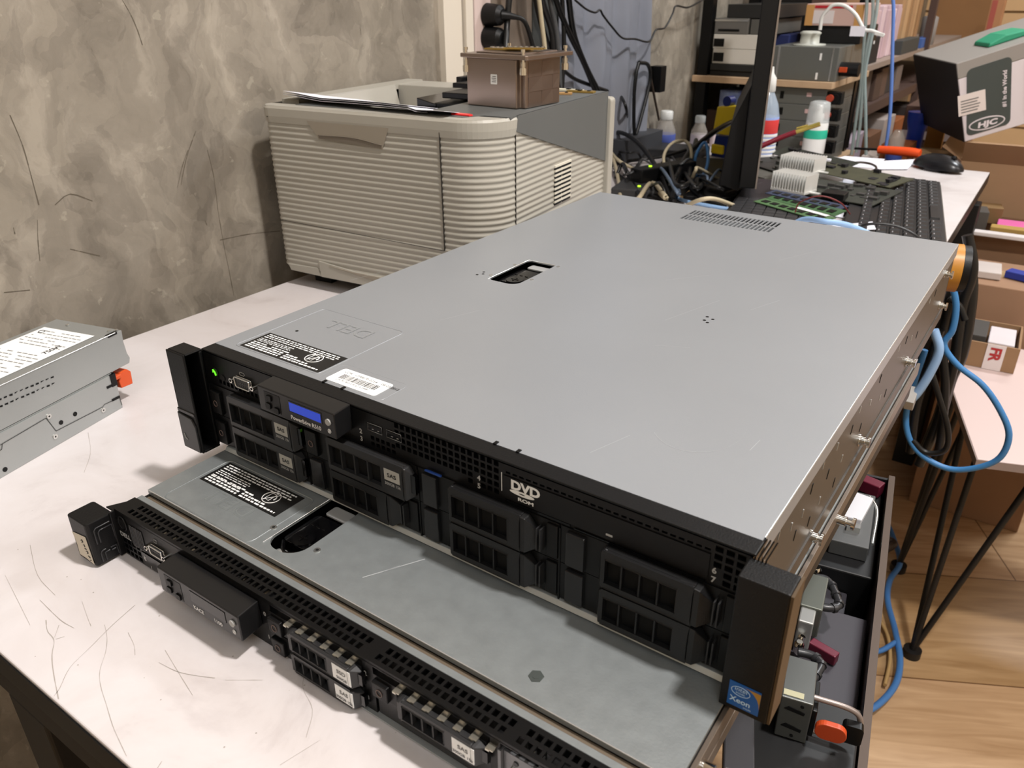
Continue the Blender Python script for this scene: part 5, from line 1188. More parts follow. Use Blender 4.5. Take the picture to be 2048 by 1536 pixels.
# ================================================================== wall, plugs, sheet and hanging cables
g = MB(); g.use(mat('door_wood_grey', '6f6358', .7, noise=.25, nscale=14)); g.box((XW, .875, .75), (XW + .004, 1.075, ZC)); solo('wall_panel', g, 'worn brownish wall board with the sockets, right of the white trunking', 'panel')
g = MB(); g.use(mat('dark_board', '3f4140', .7)); g.box((XW, 1.076, .75), (XW + .006, 1.165, ZC)); solo('wall_panel', g, 'dark grey wall board between the socket board and the hanging sheet', 'panel')
sk = thing('wall_socket', 'pale pinkish wall socket strip behind the black plugs', 'socket', (XW + .0045, .905, .99), 0)
g = MB(); g.use(mat('socket_pale', 'c9b6b0', .5)); g.box((0, -.024, -.12), (.010, .024, .16)); g.build('plate', sk, None, .002)
for i, (v, lb) in enumerate(((30, 'round black mains plug, upper one in the wall socket'), (75, 'round black mains plug, lower one half hidden by the cooler'))):
    p = W(975, v, x=XW + .016)
    t = thing('mains_plug', lb, 'plug', tuple(p), 0)
    g = MB(); g.use(BLK); g.cyl((0, 0, 0), (.028, 0, 0), .0195, 20, .0165); g.cyl((.028, 0, 0), (.034, 0, 0), .0165, 20, .010)
    g.build('plug_head', t, None, .001)
    if i == 0: g = MB(); g.use(BLK); g.tube([(.030, .0, 0), (.045, .012, -.002), (.060, .030, -.012), (.066, .050, -.06)], lambda t_: .0085 - .0045 * min(1, t_ * 2), 10); g.build('cord', t)
# hanging grey blue sheet with folds
def folds():
    g = MB(); g.use(mat('blue_grey_sheet', '7b7e88', .55, col2='93959e', nscale=3)); ny, nz = 60, 26; V = []; F = []
    for j in range(nz + 1):
        z = .60 + (2.3 - .60) * j / nz
        for i in range(ny + 1):
            y = 1.16 + .40 * i / ny; s_ = i / ny
            x = XW + .018 + .008 * math.sin(s_ * 19 + 1.2 * math.sin(z * 3)) + .005 * math.sin(s_ * 41 + z * 5) + .007 * math.exp(-((y - 1.33) ** 2 + (z - .99) ** 2) / .004)
            V.append((x, y, z))
    for j in range(nz):
        for i in range(ny): a = j * (ny + 1) + i; F.append((a, a + ny + 1, a + ny + 2, a + 1))
    n = len(V); V2 = [(x - .0015, y, z) for x, y, z in V]; g.add(V, F, True); g.add(V2, [f[::-1] for f in F], True)
    return g
solo('hanging_sheet', folds(), 'grey blue plastic sheet hanging in folds on the left wall', 'sheet')
HC = 'black cables hanging down the wall'
def rise(P, top=2.69):
    """continues a hanging cable upward from its highest point, to above the picture"""
    P = [W(p[0], p[1], **p[2]) for p in P]; a = P[0]
    return [Vector((a.x, a.y, top)), Vector((a.x, a.y, a.z + (top - a.z) * .5)), Vector((a.x, a.y, a.z + .12))] + P
def hang(pts, r, m, lb, grp=HC, y0=None): return cable('hanging_cable', rise([(u, v, {'x': XW + d}) for u, v, d in pts]), r, m, lb, grp)
hang([(1022, -60, .05), (1018, 0, .05), (1014, 50, .05), (1012, 95, .06), (1010, 170, .07)], .0055, CABLEB, 'thick black cable hanging right of the round plug')
hang([(1065, -60, .05), (1072, 0, .05), (1086, 60, .05), (1100, 105, .05), (1120, 190, .06)], .0055, CABLEB, 'leftmost strand of the black cable bundle by the cooler')
hang([(1078, -60, .06), (1084, 0, .06), (1103, 60, .06), (1108, 120, .06), (1112, 190, .06)], .006, CABLEB, 'second strand of the black cable bundle, just behind the cooler screw')
hang([(1092, -60, .05), (1100, 0, .05), (1112, 60, .05), (1118, 120, .05), (1120, 190, .05)], .005, mat('grey_cable', '4a4b4c'), 'dark grey strand in the middle of the black cable bundle')
hang([(1102, -60, .07), (1112, 0, .06), (1140, 70, .05), (1165, 120, .05), (1192, 185, .05)], .0055, CABLEB, 'slanting black strand crossing the sheet, the lower one')
hang([(1135, -60, .07), (1138, 0, .06), (1148, 70, .05), (1170, 130, .05), (1200, 190, .05)], .006, CABLEB, 'slanting black strand crossing the sheet, the upper one')
hang([(1122, -60, .05), (1125, 10, .05), (1128, 90, .05), (1124, 180, .05)], .0045, CABLEB, 'straight thin strand right of the beige cable')
cable('hanging_cable', rise([(u, v, {'x': XW + .07}) for u, v in ((1070, -60), (1078, 0), (1084, 50), (1090, 100), (1092, 150))]), .0042, BEIGE, 'cream cable hanging in front of the black bundle')
cable('hanging_cable', [(u, v, {'x': XW + .045}) for u, v in ((1150, 0), (1172, 18), (1190, 25), (1200, 20), (1207, 32), (1225, 55), (1245, 76), (1270, 78), (1298, 83), (1312, 60), (1330, 55), (1345, 28), (1352, 12), (1375, 15), (1398, 4), (1420, -10))], .0022, CABLEB, 'thin black wire zigzagging across the sheet and the concrete', None)
cable('hanging_cable', [(u, v, {'x': XW + .04}) for u, v in ((1128, 142), (1150, 158), (1180, 170), (1215, 182))], .004, CABLEB, 'black cable passing right behind the printer top', None)
cable('hanging_cable', [(u, v, {'x': XW + .035}) for u, v in ((1278, 125), (1296, 130), (1300, 160), (1286, 220), (1270, 270), (1268, 200), (1272, 150), (1278, 125))], .0045, CABLEB, 'black cable loop hanging at the right edge of the sheet', None)
cable('hanging_cable', [(u, v, {'x': XW + .035}) for u, v in ((1300, 150), (1308, 190), (1318, 240))], .003, BRN, 'thin brown cable hanging down to the small bottle', None)
box_thing('plug_block', 'black plug hanging on the cable loop at the sheet edge', 'plug', XW + .02, XW + .05, 1.575, 1.605, .895, .955, BLK2)

# ================================================================== shelf rack in the corner
RK = thing('shelf_rack', 'black metal shelf rack with pale wooden boards behind the table', 'rack', (-.225, 2.05, 0), 0)
RX0, RX1, RY0, RY1 = -.405, -.030, 1.860, 2.24
def rl(p): return (p[0] + .225, p[1] - 2.05, p[2])
PLY = mat('pale_wood', 'b79a7b', .6, noise=.12, nscale=18)
for z in (.911, .690): MB().box(rl((RX0, RY0, z - .016)), rl((RX1, RY1, z))).build('board', RK, PLY, .001)
for x, y in ((RX0 + .008, RY0 + .012), (RX1 - .05, RY1 - .04), (RX0 + .01, RY1 - .03), (-.125, RY0 + .002)):
    if y < 1.9 and x > -.3: continue
    MB().box(rl((x, y, 0)), rl((x + .028, y + .028, 1.55))).build('post', RK, BLK2)
MB().box(rl((RX0 + .03, RY1 - .004, .695)), rl((RX1 - .02, RY1, .893))).build('back_panel', RK, mat('rack_black', '0e0c0b', .7))
MB().box(rl((RX0, RY1 - .004, .93)), rl((-.22, RY1, 1.3))).build('back_panel', RK, mat('rack_black', '0e0c0b'))
SB = .9112
def dev(name, label, cat, x0, x1, z0, z1, m, y0=1.875, y1=2.15, parts=(), group=None):
    t = thing(name, label, cat, ((x0 + x1) / 2, y0, z0), 0, group)
    w = x1 - x0; g = MB(); g.use(m); g.box((-w / 2, 0, 0), (w / 2, y1 - y0, z1 - z0)); g.build('case', t, None, .0015)
    for nm, (a, b_, c, d), pm in parts:
        MB().box((-w / 2 + a * w, -.0015, c * (z1 - z0)), (-w / 2 + b_ * w, .0005, d * (z1 - z0))).build(nm, t, pm)
    return t
def xs(u, y): return W(u, 120, y=y).x
GB = mat('box_white', 'cbc7be', .6); GD = mat('device_grey', '6e6c68', .45, .3); TR = mat('tray_black', '171717', .5)
dev('black_tray', 'black drive tray lying on the pale board, lowest in the left pile', 'tray', -.366, -.215, SB, SB + .013, TR, 1.885)
dev('black_tray', 'black drive tray on top of another, under the white boxes', 'tray', -.364, -.210, SB + .0135, SB + .030, mat('tray_black2', '232322', .45), 1.88)
dev('white_box', 'white box with black square logo, lower of the two on the rack', 'box', -.362, -.232, SB + .0305, SB + .067, GB, 1.885, parts=(('logo_patch', (.02, .24, .15, .75), BLK2),))
dev('white_box', 'white box with black square logo, upper of the two on the rack', 'box', -.364, -.236, SB + .0675, SB + .103, GB, 1.885, parts=(('logo_patch', (.02, .24, .15, .70), BLK2),))
dev('metal_device', 'grey metal device with dark slot on top of the white boxes', 'device', -.364, -.272, SB + .1035, SB + .142, GD, 1.885, parts=(('slot', (.12, .75, .18, .32), BLK2), ('face_trim', (0, 1, .8, .92), ZINC)))
dev('metal_device', 'smaller grey box beside the slotted device on the white boxes', 'device', -.268, -.215, SB + .1035, SB + .140, mat('device_grey2', '53524e', .5), 1.89)
dev('dark_device', 'black device crowning the left pile of the rack', 'device', -.335, -.205, SB + .1425, SB + .175, mat('tray_black2', '232322'), 1.89)
dev('blue_bag', 'dark blue soft packet wedged behind the white boxes', 'packet', -.230, -.1945, SB, SB + .100, mat('navy_cloth', '1c2758', .7), 1.99)
dev('power_supply', 'grey power supply block lying on the rack board right of the monitor edge', 'power supply', -.193, -.030, SB, SB + .080, mat('psu_dull', '71736f', .4, .45), 1.875, 2.16, parts=(('edge_strip', (.07, .10, .02, .98), ZINC), ('edge_strip', (.90, .92, .02, .98), ZINC), ('hole_pattern', (.72, .75, .62, .82), WHT), ('hole_pattern', (.70, .73, .05, .25), WHT)))
t = thing('power_connector', 'black round connector with orange tab beside the upper power supply', 'connector', (-.0295, 1.90, SB + .022), 0)
g = MB(); g.use(BLK); g.cyl((0, .012, .006), (.045, .012, .006), .017, 16); g.build('body', t, None, .001); MB().box((.001, -.010, 0), (.020, -.004, .012)).build('tab', t, ORANGE, .001)
t = thing('plastic_jar', 'white round plastic holder standing on the upper power supply', 'jar', (-.122, 1.93, SB + .0802), 0)
g = MB(); g.use(mat('milky_plastic', 'c2c4bb', .45)); g.lathe([(.040, 0), (.041, .003), (.024, .004), (.023, .024), (.026, .027), (.026, .030), (.020, .033)]); g.build('body', t)
dev('black_box', 'large black box behind the round white holder', 'box', -.165, -.020, SB + .0805, SB + .1225, mat('box_black', '0d0c0d', .5), 2.02, 2.2)
t = dev('carton', 'white and orange printed carton on top of the black box', 'box', -.165, -.020, SB + .123, SB + .175, mat('carton_print', 'c9a9a0', .6), 2.01, 2.18, parts=(('red_stripe', (.15, .8, .80, .92), mat('stripe_red', 'b8202c', .5)), ('orange_panel', (0, .14, .0, .95), mat('carton_orange', 'c9975a', .6)), ('orange_panel', (.86, 1, .0, .95), mat('carton_orange', 'c9975a')), ('white_panel', (.14, .5, .1, .7), mat('carton_white', 'dcd3d3', .6))))
# lower board: row of stacked power supplies
LB_ = .6902
GP = 'grey power supplies stacked on the lower board'
for i in range(5):
    z = LB_ + .0003 + i * .0405
    dev('power_supply', ['grey power supply at the bottom of the lower board stack', 'grey power supply second from the bottom of the lower stack', 'grey power supply in the middle of the lower stack', 'grey power supply with upper orange tab, second from the top of the lower stack', 'grey power supply topmost of the lower stack, under the pale board'][i], 'power supply', -.20 + .004 * (i % 2), -.045, z, z + .040, mat('psu_dull', '71736f'), 1.88, 2.15, parts=(('slot', (.24, .30, .3, .75), BLK2), ('sticker', (.68, .76, .5, .75), mat('pink_dot', 'c8a8a4', .6))), group=GP)
    t = thing('power_connector', ['black connector block at the bottom right of the lower stack', 'black connector block above the bottom one of the lower stack', 'connector with orange tab in the middle of the lower stack', 'connector with orange tab, upper but one on the lower stack', 'connector with dark orange tab at the top of the lower stack'][i], 'connector', (-.0445, 1.885, z + .004), 0, 'connectors of the stacked power supplies')
    g = MB(); g.use(BLK2); g.box((0, 0, 0), (.035, .03, .030)); g.cyl((.02, -.006, .015), (.02, 0, .015), .012, 14); g.build('body', t, None, .001)
    if i >= 2: MB().cyl((.010, -.014, .016), (.010, -.0065, .016), .009, 14).build('tab', t, mat('tab_red_orange', 'a8402a', .4))
box_thing('printed_carton', 'blue and white printed carton behind the yellow tape dispenser', 'box', -.330, -.255, 1.885, 1.98, LB_ + .0003, LB_ + .185, mat('carton_blue', '6f7686', .6, col2='3a4a7a', nscale=30))
box_thing('brown_box', 'dark brown box on the lower rack board behind the small bottles', 'box', -.366, -.336, 1.895, 2.05, LB_ + .0003, LB_ + .13, mat('dark_brown_box', '3d2c22', .7))

# ================================================================== long side shelving along the left wall, behind the rack
SH = thing('wall_shelving', 'long grey shelving full of boxes running along the left wall to the back', 'shelving', (-.25, 3.3, 0), 0)
def sl_(p): return (p[0] + .25, p[1] - 3.3, p[2])
GW = mat('shelf_grey', '8d7f75', .6); BRW = mat('shelf_brown', '4a3832', .6)
MB().prism([sl_((-.40, 2.26, 0))[:2], sl_((-.06, 2.26, 0))[:2], sl_((-.085, 4.4, 0))[:2], sl_((-.40, 4.4, 0))[:2]], 'z', .897, .913).build('board', SH, GW)
for z in (.785, .55, .30): MB().box(sl_((-.40, 2.26, z - .03)), sl_((-.07, 4.4, z))).build('board', SH, BRW)
for y in (2.27, 3.3, 4.36): MB().box(sl_((-.085, y, 0)), sl_((-.06, y + .03, 1.6))).build('post', SH, BRW) if y > 3 else None
MB().box(sl_((-.40, 2.28, .0)), sl_((-.39, 4.4, 1.6))).build('back_panel', SH, BRW)
R = random.Random(12)
def bx(name, label, cat, x0, x1, y0, y1, z0, z1, col, rz=0.0, group=None, parts=()):
    t = thing(name, label, cat, ((x0 + x1) / 2, (y0 + y1) / 2, z0 + .0003), rz, group)
    w, d = x1 - x0, y1 - y0; g = MB(); g.use(mat('c_' + col, col, .7, noise=.05, nscale=14)); g.box((-w / 2, -d / 2, 0), (w / 2, d / 2, z1 - z0)); g.build('body', t, None, .002)
    for nm, (a, b_, c, e), pc, side in parts:
        g = MB(); g.use(mat('c_' + pc, pc, .6)); h = z1 - z0
        if side == 'y': g.box((-w / 2 + a * w, -d / 2 - .0012, c * h), (-w / 2 + b_ * w, -d / 2 + .0005, e * h))
        else: g.box((w / 2 - .0005, -d / 2 + a * d, c * h), (w / 2 + .0012, -d / 2 + b_ * d, e * h))
        g.build(nm, t)
    return t
bz = .913
bx('black_box', 'dark box with small white marks at the front of the wall shelving', 'box', -.17, -.075, 2.30, 2.52, bz, bz + .075, '15161b', parts=(('white_mark', (.3, .36, .75, .9), 'e0e0e0', 'x'), ('white_mark', (.6, .66, .75, .9), 'e0e0e0', 'x')))
bx('black_box', 'purple dark box left of the hanging clear tubes', 'box', -.30, -.20, 2.30, 2.5, bz, bz + .09, '2a2433')
for k in range(7):
    y0 = 2.56 + k * .052
    bx('paper_pack', ['pink white paper pack nearest to the hanging tubes', 'pink white paper pack second in the row on the wall shelving', 'pink white paper pack third in the row on the wall shelving', 'pink white paper pack in the middle of the shelved row', 'pink white paper pack just past the middle of the row', 'pink white paper pack last but one before the folders', 'pink white paper pack touching the tan folders'][k], 'paper pack', -.30, -.105 + .004 * (k % 3), y0, y0 + .049, bz, bz + .145 + .012 * (k % 2), ['c9aeb4', 'd4bcc2', 'c0a5ac'][k % 3], group='paper packs on the wall shelving')
for k in range(6):
    y0 = 2.94 + k * .058
    bx('folder', ['tan folder nearest to the paper packs', 'tan folder second after the paper packs', 'tan folder third after the paper packs', 'tan folder fourth after the paper packs', 'tan folder last but one in the shelved row', 'tan folder at the far end of the shelved row'][k], 'folder', -.30, -.110 + .005 * (k % 2), y0, y0 + .05, bz, bz + .185 + .014 * (k % 3), ['a88560', 'b8966f', '9c7852'][k % 3], group='tan folders on the wall shelving')
bx('dark_crate', 'flat dark crate with grey slots at the foot of the tan folders', 'crate', -.108, -.070, 2.85, 3.15, bz, bz + .045, '3a3d3c')
bx('blue_packet', 'small blue packet on the shelf edge past the dark crate', 'packet', -.105, -.075, 3.24, 3.42, bz, bz + .035, '3d5c9c')
t = thing('roll', 'grey roll with silver end standing past the blue packet', 'roll', (-.105, 3.50, bz + .0003), 0)
g = MB(); g.use(mat('roll_grey', '7f7b78', .5)); g.lathe([(.028, 0), (.03, .003), (.03, .10), (.02, .105)]); g.build('body', t)
for k in range(7):
    y0 = 2.30 + k * .105
    bx('binder', ['brown grey binder at the front of the tier below the grey board', 'dark binder second in the tier below the grey board', 'grey binder third in the tier below the grey board', 'brown binder fourth in the tier below the grey board', 'dark binder fifth in the tier below the grey board', 'grey binder sixth in the tier below the grey board', 'brown binder seventh in the tier below the grey board'][k], 'binder', -.30, -.085 - .006 * (k % 3), y0, y0 + .095, .785, .785 + .085 + .008 * (k % 3), ['5a463c', '35302f', '6c615c', '4a382f'][k % 4], group='binders below the grey board')
bx('cloth_bag', 'lilac grey bag stuffed on the tier behind the hanging tubes', 'bag', -.22, -.066, 2.28, 2.55, .553, .70, 'a1939f', .1)
for k in range(5):
    y0 = 2.62 + k * .2
    bx('storage_box', ['brown box right behind the lilac bag', 'white grey box second behind the lilac bag', 'orange brown box in the low tier behind the mouse', 'dark box in the low tier, last but one', 'brown box at the far end of the low tier'][k], 'box', -.25, -.072, y0, y0 + .18, .553, .553 + .12 + .03 * (k % 2), ['6b4a34', 'a59a94', '8a4f28', '2e2623', '6d5138'][k], group='boxes in the low tier of the shelving')
# hanging clear tubes and blue cable in front of it
TUB = mat('clear_tube', '9fb0b0', .3, alpha=.75)
for i, pts in enumerate((((1737, -40), (1733, 20), (1728, 90), (1722, 170), (1712, 240), (1703, 310)), ((1760, -40), (1752, 30), (1740, 90), (1730, 150), (1731, 220), (1732, 310)), ((1748, -40), (1745, 40), (1733, 100), (1725, 180), (1720, 250), (1712, 305)))):
    cable('clear_tube', rise([(u, v, {'y': 2.0}) for u, v in pts]), .0042, TUB, ['pale clear tube hanging in front of the shelves, ending leftmost', 'pale clear tube hanging in front of the shelves, ending rightmost', 'pale clear tube hanging between the two others'][i], 'clear hanging tubes', cat='tube')
cable('ethernet_cable', rise([(u, v, {'y': 1.95}) for u, v in ((1786, -40), (1787, 20), (1785, 90), (1783, 170), (1779, 240), (1770, 305))]), .0042, mat('mid_blue_cable', '5d7fc4', .5), 'blue cable hanging straight down in front of the shelves')
wc = [(1655, 20), (1668, 10), (1690, 12), (1712, 30), (1728, 58)]
t = thing('usb_cable', 'white cable arching over the rack with white plugs and a paper tag', 'cable', tuple(W(1655, 20, y=1.86)), 0)
o_ = W(1655, 20, y=1.86)
g = MB(); g.use(WPL); g.tube([W(u, v, y=1.86) - o_ for u, v in [(1640, 60), (1644, 35)] + wc + [(1745, 62), (1768, 72)]], .0042, 8); g.build('cord', t)
g = MB(); g.use(WPL); q = W(1758, 68, y=1.86) - o_; g.T = Matrix.Translation(q) @ Matrix.Rotation(math.radians(12), 4, 'Y'); g.box((-.010, -.004, -.004), (.012, .004, .004)); g.build('plug', t, None, .001)
g = MB(); g.use(PAPER); a, b_ = W(1702, 52, y=1.85) - o_, W(1728, 73, y=1.85) - o_; g.box((a.x, a.y, b_.z), (b_.x, a.y + .001, a.z)); g.build('paper_tag', t)

# ================================================================== right side: cartons, helmet box, low table, floor things
KR = '8b6a4c'
def carton(label, x0, x1, y0, y1, z0, z1, col=KR, rz=0.0, open_=False, flaps=True, group=None, extra=None):
    t = thing('cardboard_box', label, 'box', ((x0 + x1) / 2, (y0 + y1) / 2, z0 + .0004), rz, group)
    w, d, h = x1 - x0, y1 - y0, z1 - z0; m = mat('card_' + col, col, .8, noise=.05, nscale=10); g = MB(); g.use(m); k = .004
    if open_:
        g.box((-w / 2, -d / 2, 0), (w / 2, d / 2, k)); g.box((-w / 2, -d / 2, k), (w / 2, -d / 2 + k, h)); g.box((-w / 2, d / 2 - k, k), (w / 2, d / 2, h)); g.box((-w / 2, -d / 2 + k, k), (-w / 2 + k, d / 2 - k, h)); g.box((w / 2 - k, -d / 2 + k, k), (w / 2, d / 2 - k, h))
        g.build('carton_body', t)
        if flaps:
            f = MB(); f.use(m); f.prism([(-d / 2, h), (-d / 2 - .035, h + .05), (-d / 2 - .032, h + .053), (-d / 2 + .004, h + .001)], 'x', -w / 2, w / 2); f.build('flap', t)
            f = MB(); f.use(m); f.prism([(-w / 2, h), (-w / 2 - .05, h + .03), (-w / 2 - .048, h + .034), (-w / 2 + .004, h + .001)], 'y', -d / 2, d / 2); f.build('flap', t)
    else:
        g.box((-w / 2, -d / 2, 0), (w / 2, d / 2, h)); g.build('carton_body', t, None, .002)
        f = MB(); f.use(mat('packing_tape', 'a58a68', .35)); f.box((-w / 2 - .0005, -.025, h * .75), (w / 2 + .0005, .025, h + .0006)); f.build('tape_strip', t)
    return t
# tall cartons at the far back
carton('tall brown carton standing far back beyond the shelving', -.25, .01, 4.30, 4.55, 0, 1.12, '8a6540')
bx('poster_board', 'tall plank coloured board with reddish pictures leaning at the far back', 'board', .045, .10, 3.95, 4.0, 0, 1.08, 'b0805a', parts=(('picture', (.12, .5, .83, .99), 'a8564a', 'y'),))
carton('brown carton below the tall ones at the far back', -.05, .10, 3.60, 3.85, 0, .84, '9a7448')
carton('carton holding white papers in the middle of the storage row', .02, .20, 2.75, 3.05, 0, .62, '6b4a3a', open_=True)
box_thing('paper_bundle', 'white paper bundle sticking out of the storage row', 'paper', .05, .11, 2.86, 2.92, .0, .79, mat('paper_warm', 'd6c2b6', .8))
bx('dark_brown_board', 'dark brown box wall with grey edge behind the blue cup', 'box', .05, .215, 2.45, 2.70, 0, .80, '4a342b', parts=(('grey_edge', (0, .95, .88, .91), 'a89c9c', 'y'),))
carton('small kraft box standing right behind the mouse', .165, .255, 2.02, 2.12, 0, .735, '8c7756')
bx('orange_box', 'orange brown box standing behind the blue hanging cable', 'box', .075, .145, 2.05, 2.16, 0, .745, '8a4d24')
bx('white_box', 'white box standing left of the orange brown one', 'box', .030, .073, 2.05, 2.16, 0, .71, 'cfc5c0')
bx('tan_envelope', 'ochre padded envelope leaning near the helmet box', 'envelope', .150, .195, 2.25, 2.27, 0, .855, 'a97a35')
t = thing('plastic_cup', 'bright blue plastic cup standing behind the kraft box', 'cup', (.130, 2.20, 0), 0)
g = MB(); g.use(mat('cup_blue', '1f3fae', .35)); g.lathe([(.022, 0), (.022, .765), (.028, .790), (.030, .815)]); g.build('body', t)
t = thing('water_bottle', 'clear bottle with blue label left of the blue cup', 'bottle', (.118, 2.01, 0), 0)
g = MB(); g.use(mat('clear_plastic', 'cdc7bd')); g.lathe([(.018, 0), (.020, .70), (.020, .77), (.010, .79)]); g.build('bottle_body', t); g = MB(); g.use(mat('blue_label2', '3b4f9c', .5)); g.lathe([(.0204, .715), (.0206, .716), (.0206, .745), (.0204, .746)]); g.build('label_band', t)
# helmet box, tilted on the cartons
hb = thing('helmet_box', 'big grey and white printed helmet box tilted on top of the cartons', 'box', (.285, 1.93, .787), math.radians(28), None, 0, math.radians(-19))
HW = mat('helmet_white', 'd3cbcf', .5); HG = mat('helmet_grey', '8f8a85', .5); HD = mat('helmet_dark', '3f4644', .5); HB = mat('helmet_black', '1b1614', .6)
g = MB(); g.use(HW); g.box((-.001, 0, 0), (.34, .30, .150)); g.use(HG); g.box((-.0015, -.0005, .150), (.341, .301, .187)); g.build('carton_body', hb, None, .002)
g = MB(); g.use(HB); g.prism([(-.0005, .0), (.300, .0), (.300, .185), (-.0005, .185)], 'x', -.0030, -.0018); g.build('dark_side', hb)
def rr(x0, z0, x1, z1, r, skew=0.0):
    P = []
    for cx, cz, a0 in ((x1 - r, z1 - r, 0), (x0 + r, z1 - r, 90), (x0 + r, z0 + r, 180), (x1 - r, z0 + r, 270)):
        for k in range(6): a = math.radians(a0 + 18 * k); x, z = cx + r * math.cos(a), cz + r * math.sin(a); P.append((x + skew * (z - z0), z))
    return P
g = MB(); g.use(HD); g.prism(rr(.004, .012, .100, .165, .012, .10), 'y', -.0018, 0); g.prism(rr(.135, .030, .25, .160, .012, .10), 'y', -.0018, 0); g.build('printed_panel', hb)
g = MB(); g.use(HW); g.T = Matrix.Translation((.050, -.0022, .030)) @ Matrix.Rotation(math.radians(4), 4, 'Y')
P = [(.040 * math.cos(a), .0150 * math.sin(a)) for a in [k * math.pi / 16 for k in range(32)]]; g.prism(P, 'y', 0, .0008); g.use(HD); P = [(.037 * math.cos(a), .0120 * math.sin(a)) for a in [k * math.pi / 16 for k in range(32)]]; g.prism(P, 'y', -.0004, .0006); g.use(HW); g.text('HJC', .0170, (.0005, -.0006, -.0060), (1, 0, .03), (.15, 0, 1), .0003, 'CENTER', bold=.05, sx=1.5)
g.build('oval_logo', hb)
g = MB(); g.use(HW); g.text('#1 in the World', .0125, (.094, -.0022, .055), (.10, 0, 1), (-1, 0, .1), .0004, bold=.03); g.build('slogan', hb)
g = MB(); g.use(mat('ship_label', 'd8cdc8', .6)); g.T = Matrix.Translation((.022, -.0026, .085)) @ Matrix.Rotation(math.radians(3), 4, 'Y'); g.box((-.030, 0, -.022), (.030, .0006, .026)); g.use(mat('ink_grey', '6a6866'))
for k in range(5): g.box((-.024, -.0004, -.016 + k * .0065), (.012 + .003 * (k % 3), 0, -.0135 + k * .0065))
g.build('shipping_label', hb)
g = MB(); g.use(mat('green_cloth', '2f8f6c', .6)); 
g.T = hb.matrix_basis @ Matrix.Translation((.14, .10, .1875)); g.prism([(-.05, 0), (.045, 0), (.040, .012), (-.01, .016), (-.045, .008)], 'y', -.04, .05)
solo('green_cloth', g, 'folded green cloth on top of the helmet box', 'cloth', bev=.003)
carton('brown carton under the helmet box, flaps half open', .275, .70, 1.980, 2.28, 0, .7350, '9b7c5e', 0.05, True)
carton('open brown carton holding pink and yellow things, behind the kraft carton', .345, .66, 1.775, 1.965, 0, .612, '84644a', 0.0, True, False)
bx('pink_folder', 'bright pink folder lying in the open carton at the right picture edge', 'folder', .400, .50, 1.84, 1.90, .606, .622, 'd0629a', .05)
bx('yellow_level', 'yellow brown bar lying across the open carton', 'bar', .392, .60, 1.795, 1.825, .612, .626, 'a98a4a', .03)
bx('white_level', 'clear white plastic strip lying on the front rim of the open carton', 'bar', .365, .56, 1.745, 1.770, .6125, .622, 'cfc8c6', .03)
bx('grey_gadget', 'dark grey gadget at the left corner of the open carton', 'gadget', .350, .378, 1.80, 1.86, .612, .655, '4c4742', .2)
bx('padded_tray', 'brown tray with yellowish edge behind the dark gadget', 'tray', .345, .40, 1.90, 1.95, .606, .645, '7a5f3c', .2)
carton('kraft carton with blue tool on top, right behind the low table', .388, .62, 1.545, 1.735, 0, .563, '94735a', 0.02)
bx('blue_tool', 'blue and black tool lying on the kraft carton', 'tool', .455, .53, 1.60, 1.63, .5645, .580, '27348c', -.3)
bx('white_foam', 'crumpled whitish wrap on the left half of the kraft carton', 'foam', .392, .445, 1.58, 1.66, .5645, .580, 'bdb3ae', .1)
fb = carton('open carton with red letters on white tape, filled with a grey device', .404, .518, 1.365, 1.500, .4505, .502, '8f7052', .05, True, False)
g = MB(); g.use(mat('white_tape', 'd9cfcd', .45)); g.box((.002, -.0690, -.0002), (.034, -.0676, .0520)); g.build('white_tape', fb)
g = MB(); g.use(mat('tape_red', 'a82a2c', .5)); g.text('FR', .0255, (.010, -.0692, .047), (0, 0, -1), (1, 0, 0), .0004, bold=.04, sx=1.0); g.build('red_letters', fb)
bx('grey_device', 'dark grey device with silver clips inside the red lettered carton', 'device', .414, .458, 1.385, 1.480, .4555, .508, '403d3a', .05)
bx('white_foam', 'white foam block inside the red lettered carton', 'foam', .462, .508, 1.385, 1.480, .4555, .500, 'cbc3c6', .05)
# orange tape roll at the rear corner of the server
tr = thing('tape_roll', 'orange brown tape roll on the table edge behind the rear corner of the thick server', 'tape', (.428, .710, T0), math.radians(14))
g = MB(); g.use(mat('tape_orange', 'b57c2c', .4)); g.cyl((-.055, 0, .028), (.008, 0, .028), .0280, 32); g.build('roll', tr)
g = MB(); g.use(BLK); g.cyl((.0085, 0, .028), (.016, 0, .028), .0270, 32); g.build('core_end', tr)
tr.location.z = T0 + .0510
box_thing('dark_block', 'black block on the table edge carrying the orange tape roll', 'block', .345, .425, .66, .76, T0 + .0004, T0 + .0505, BLK2)

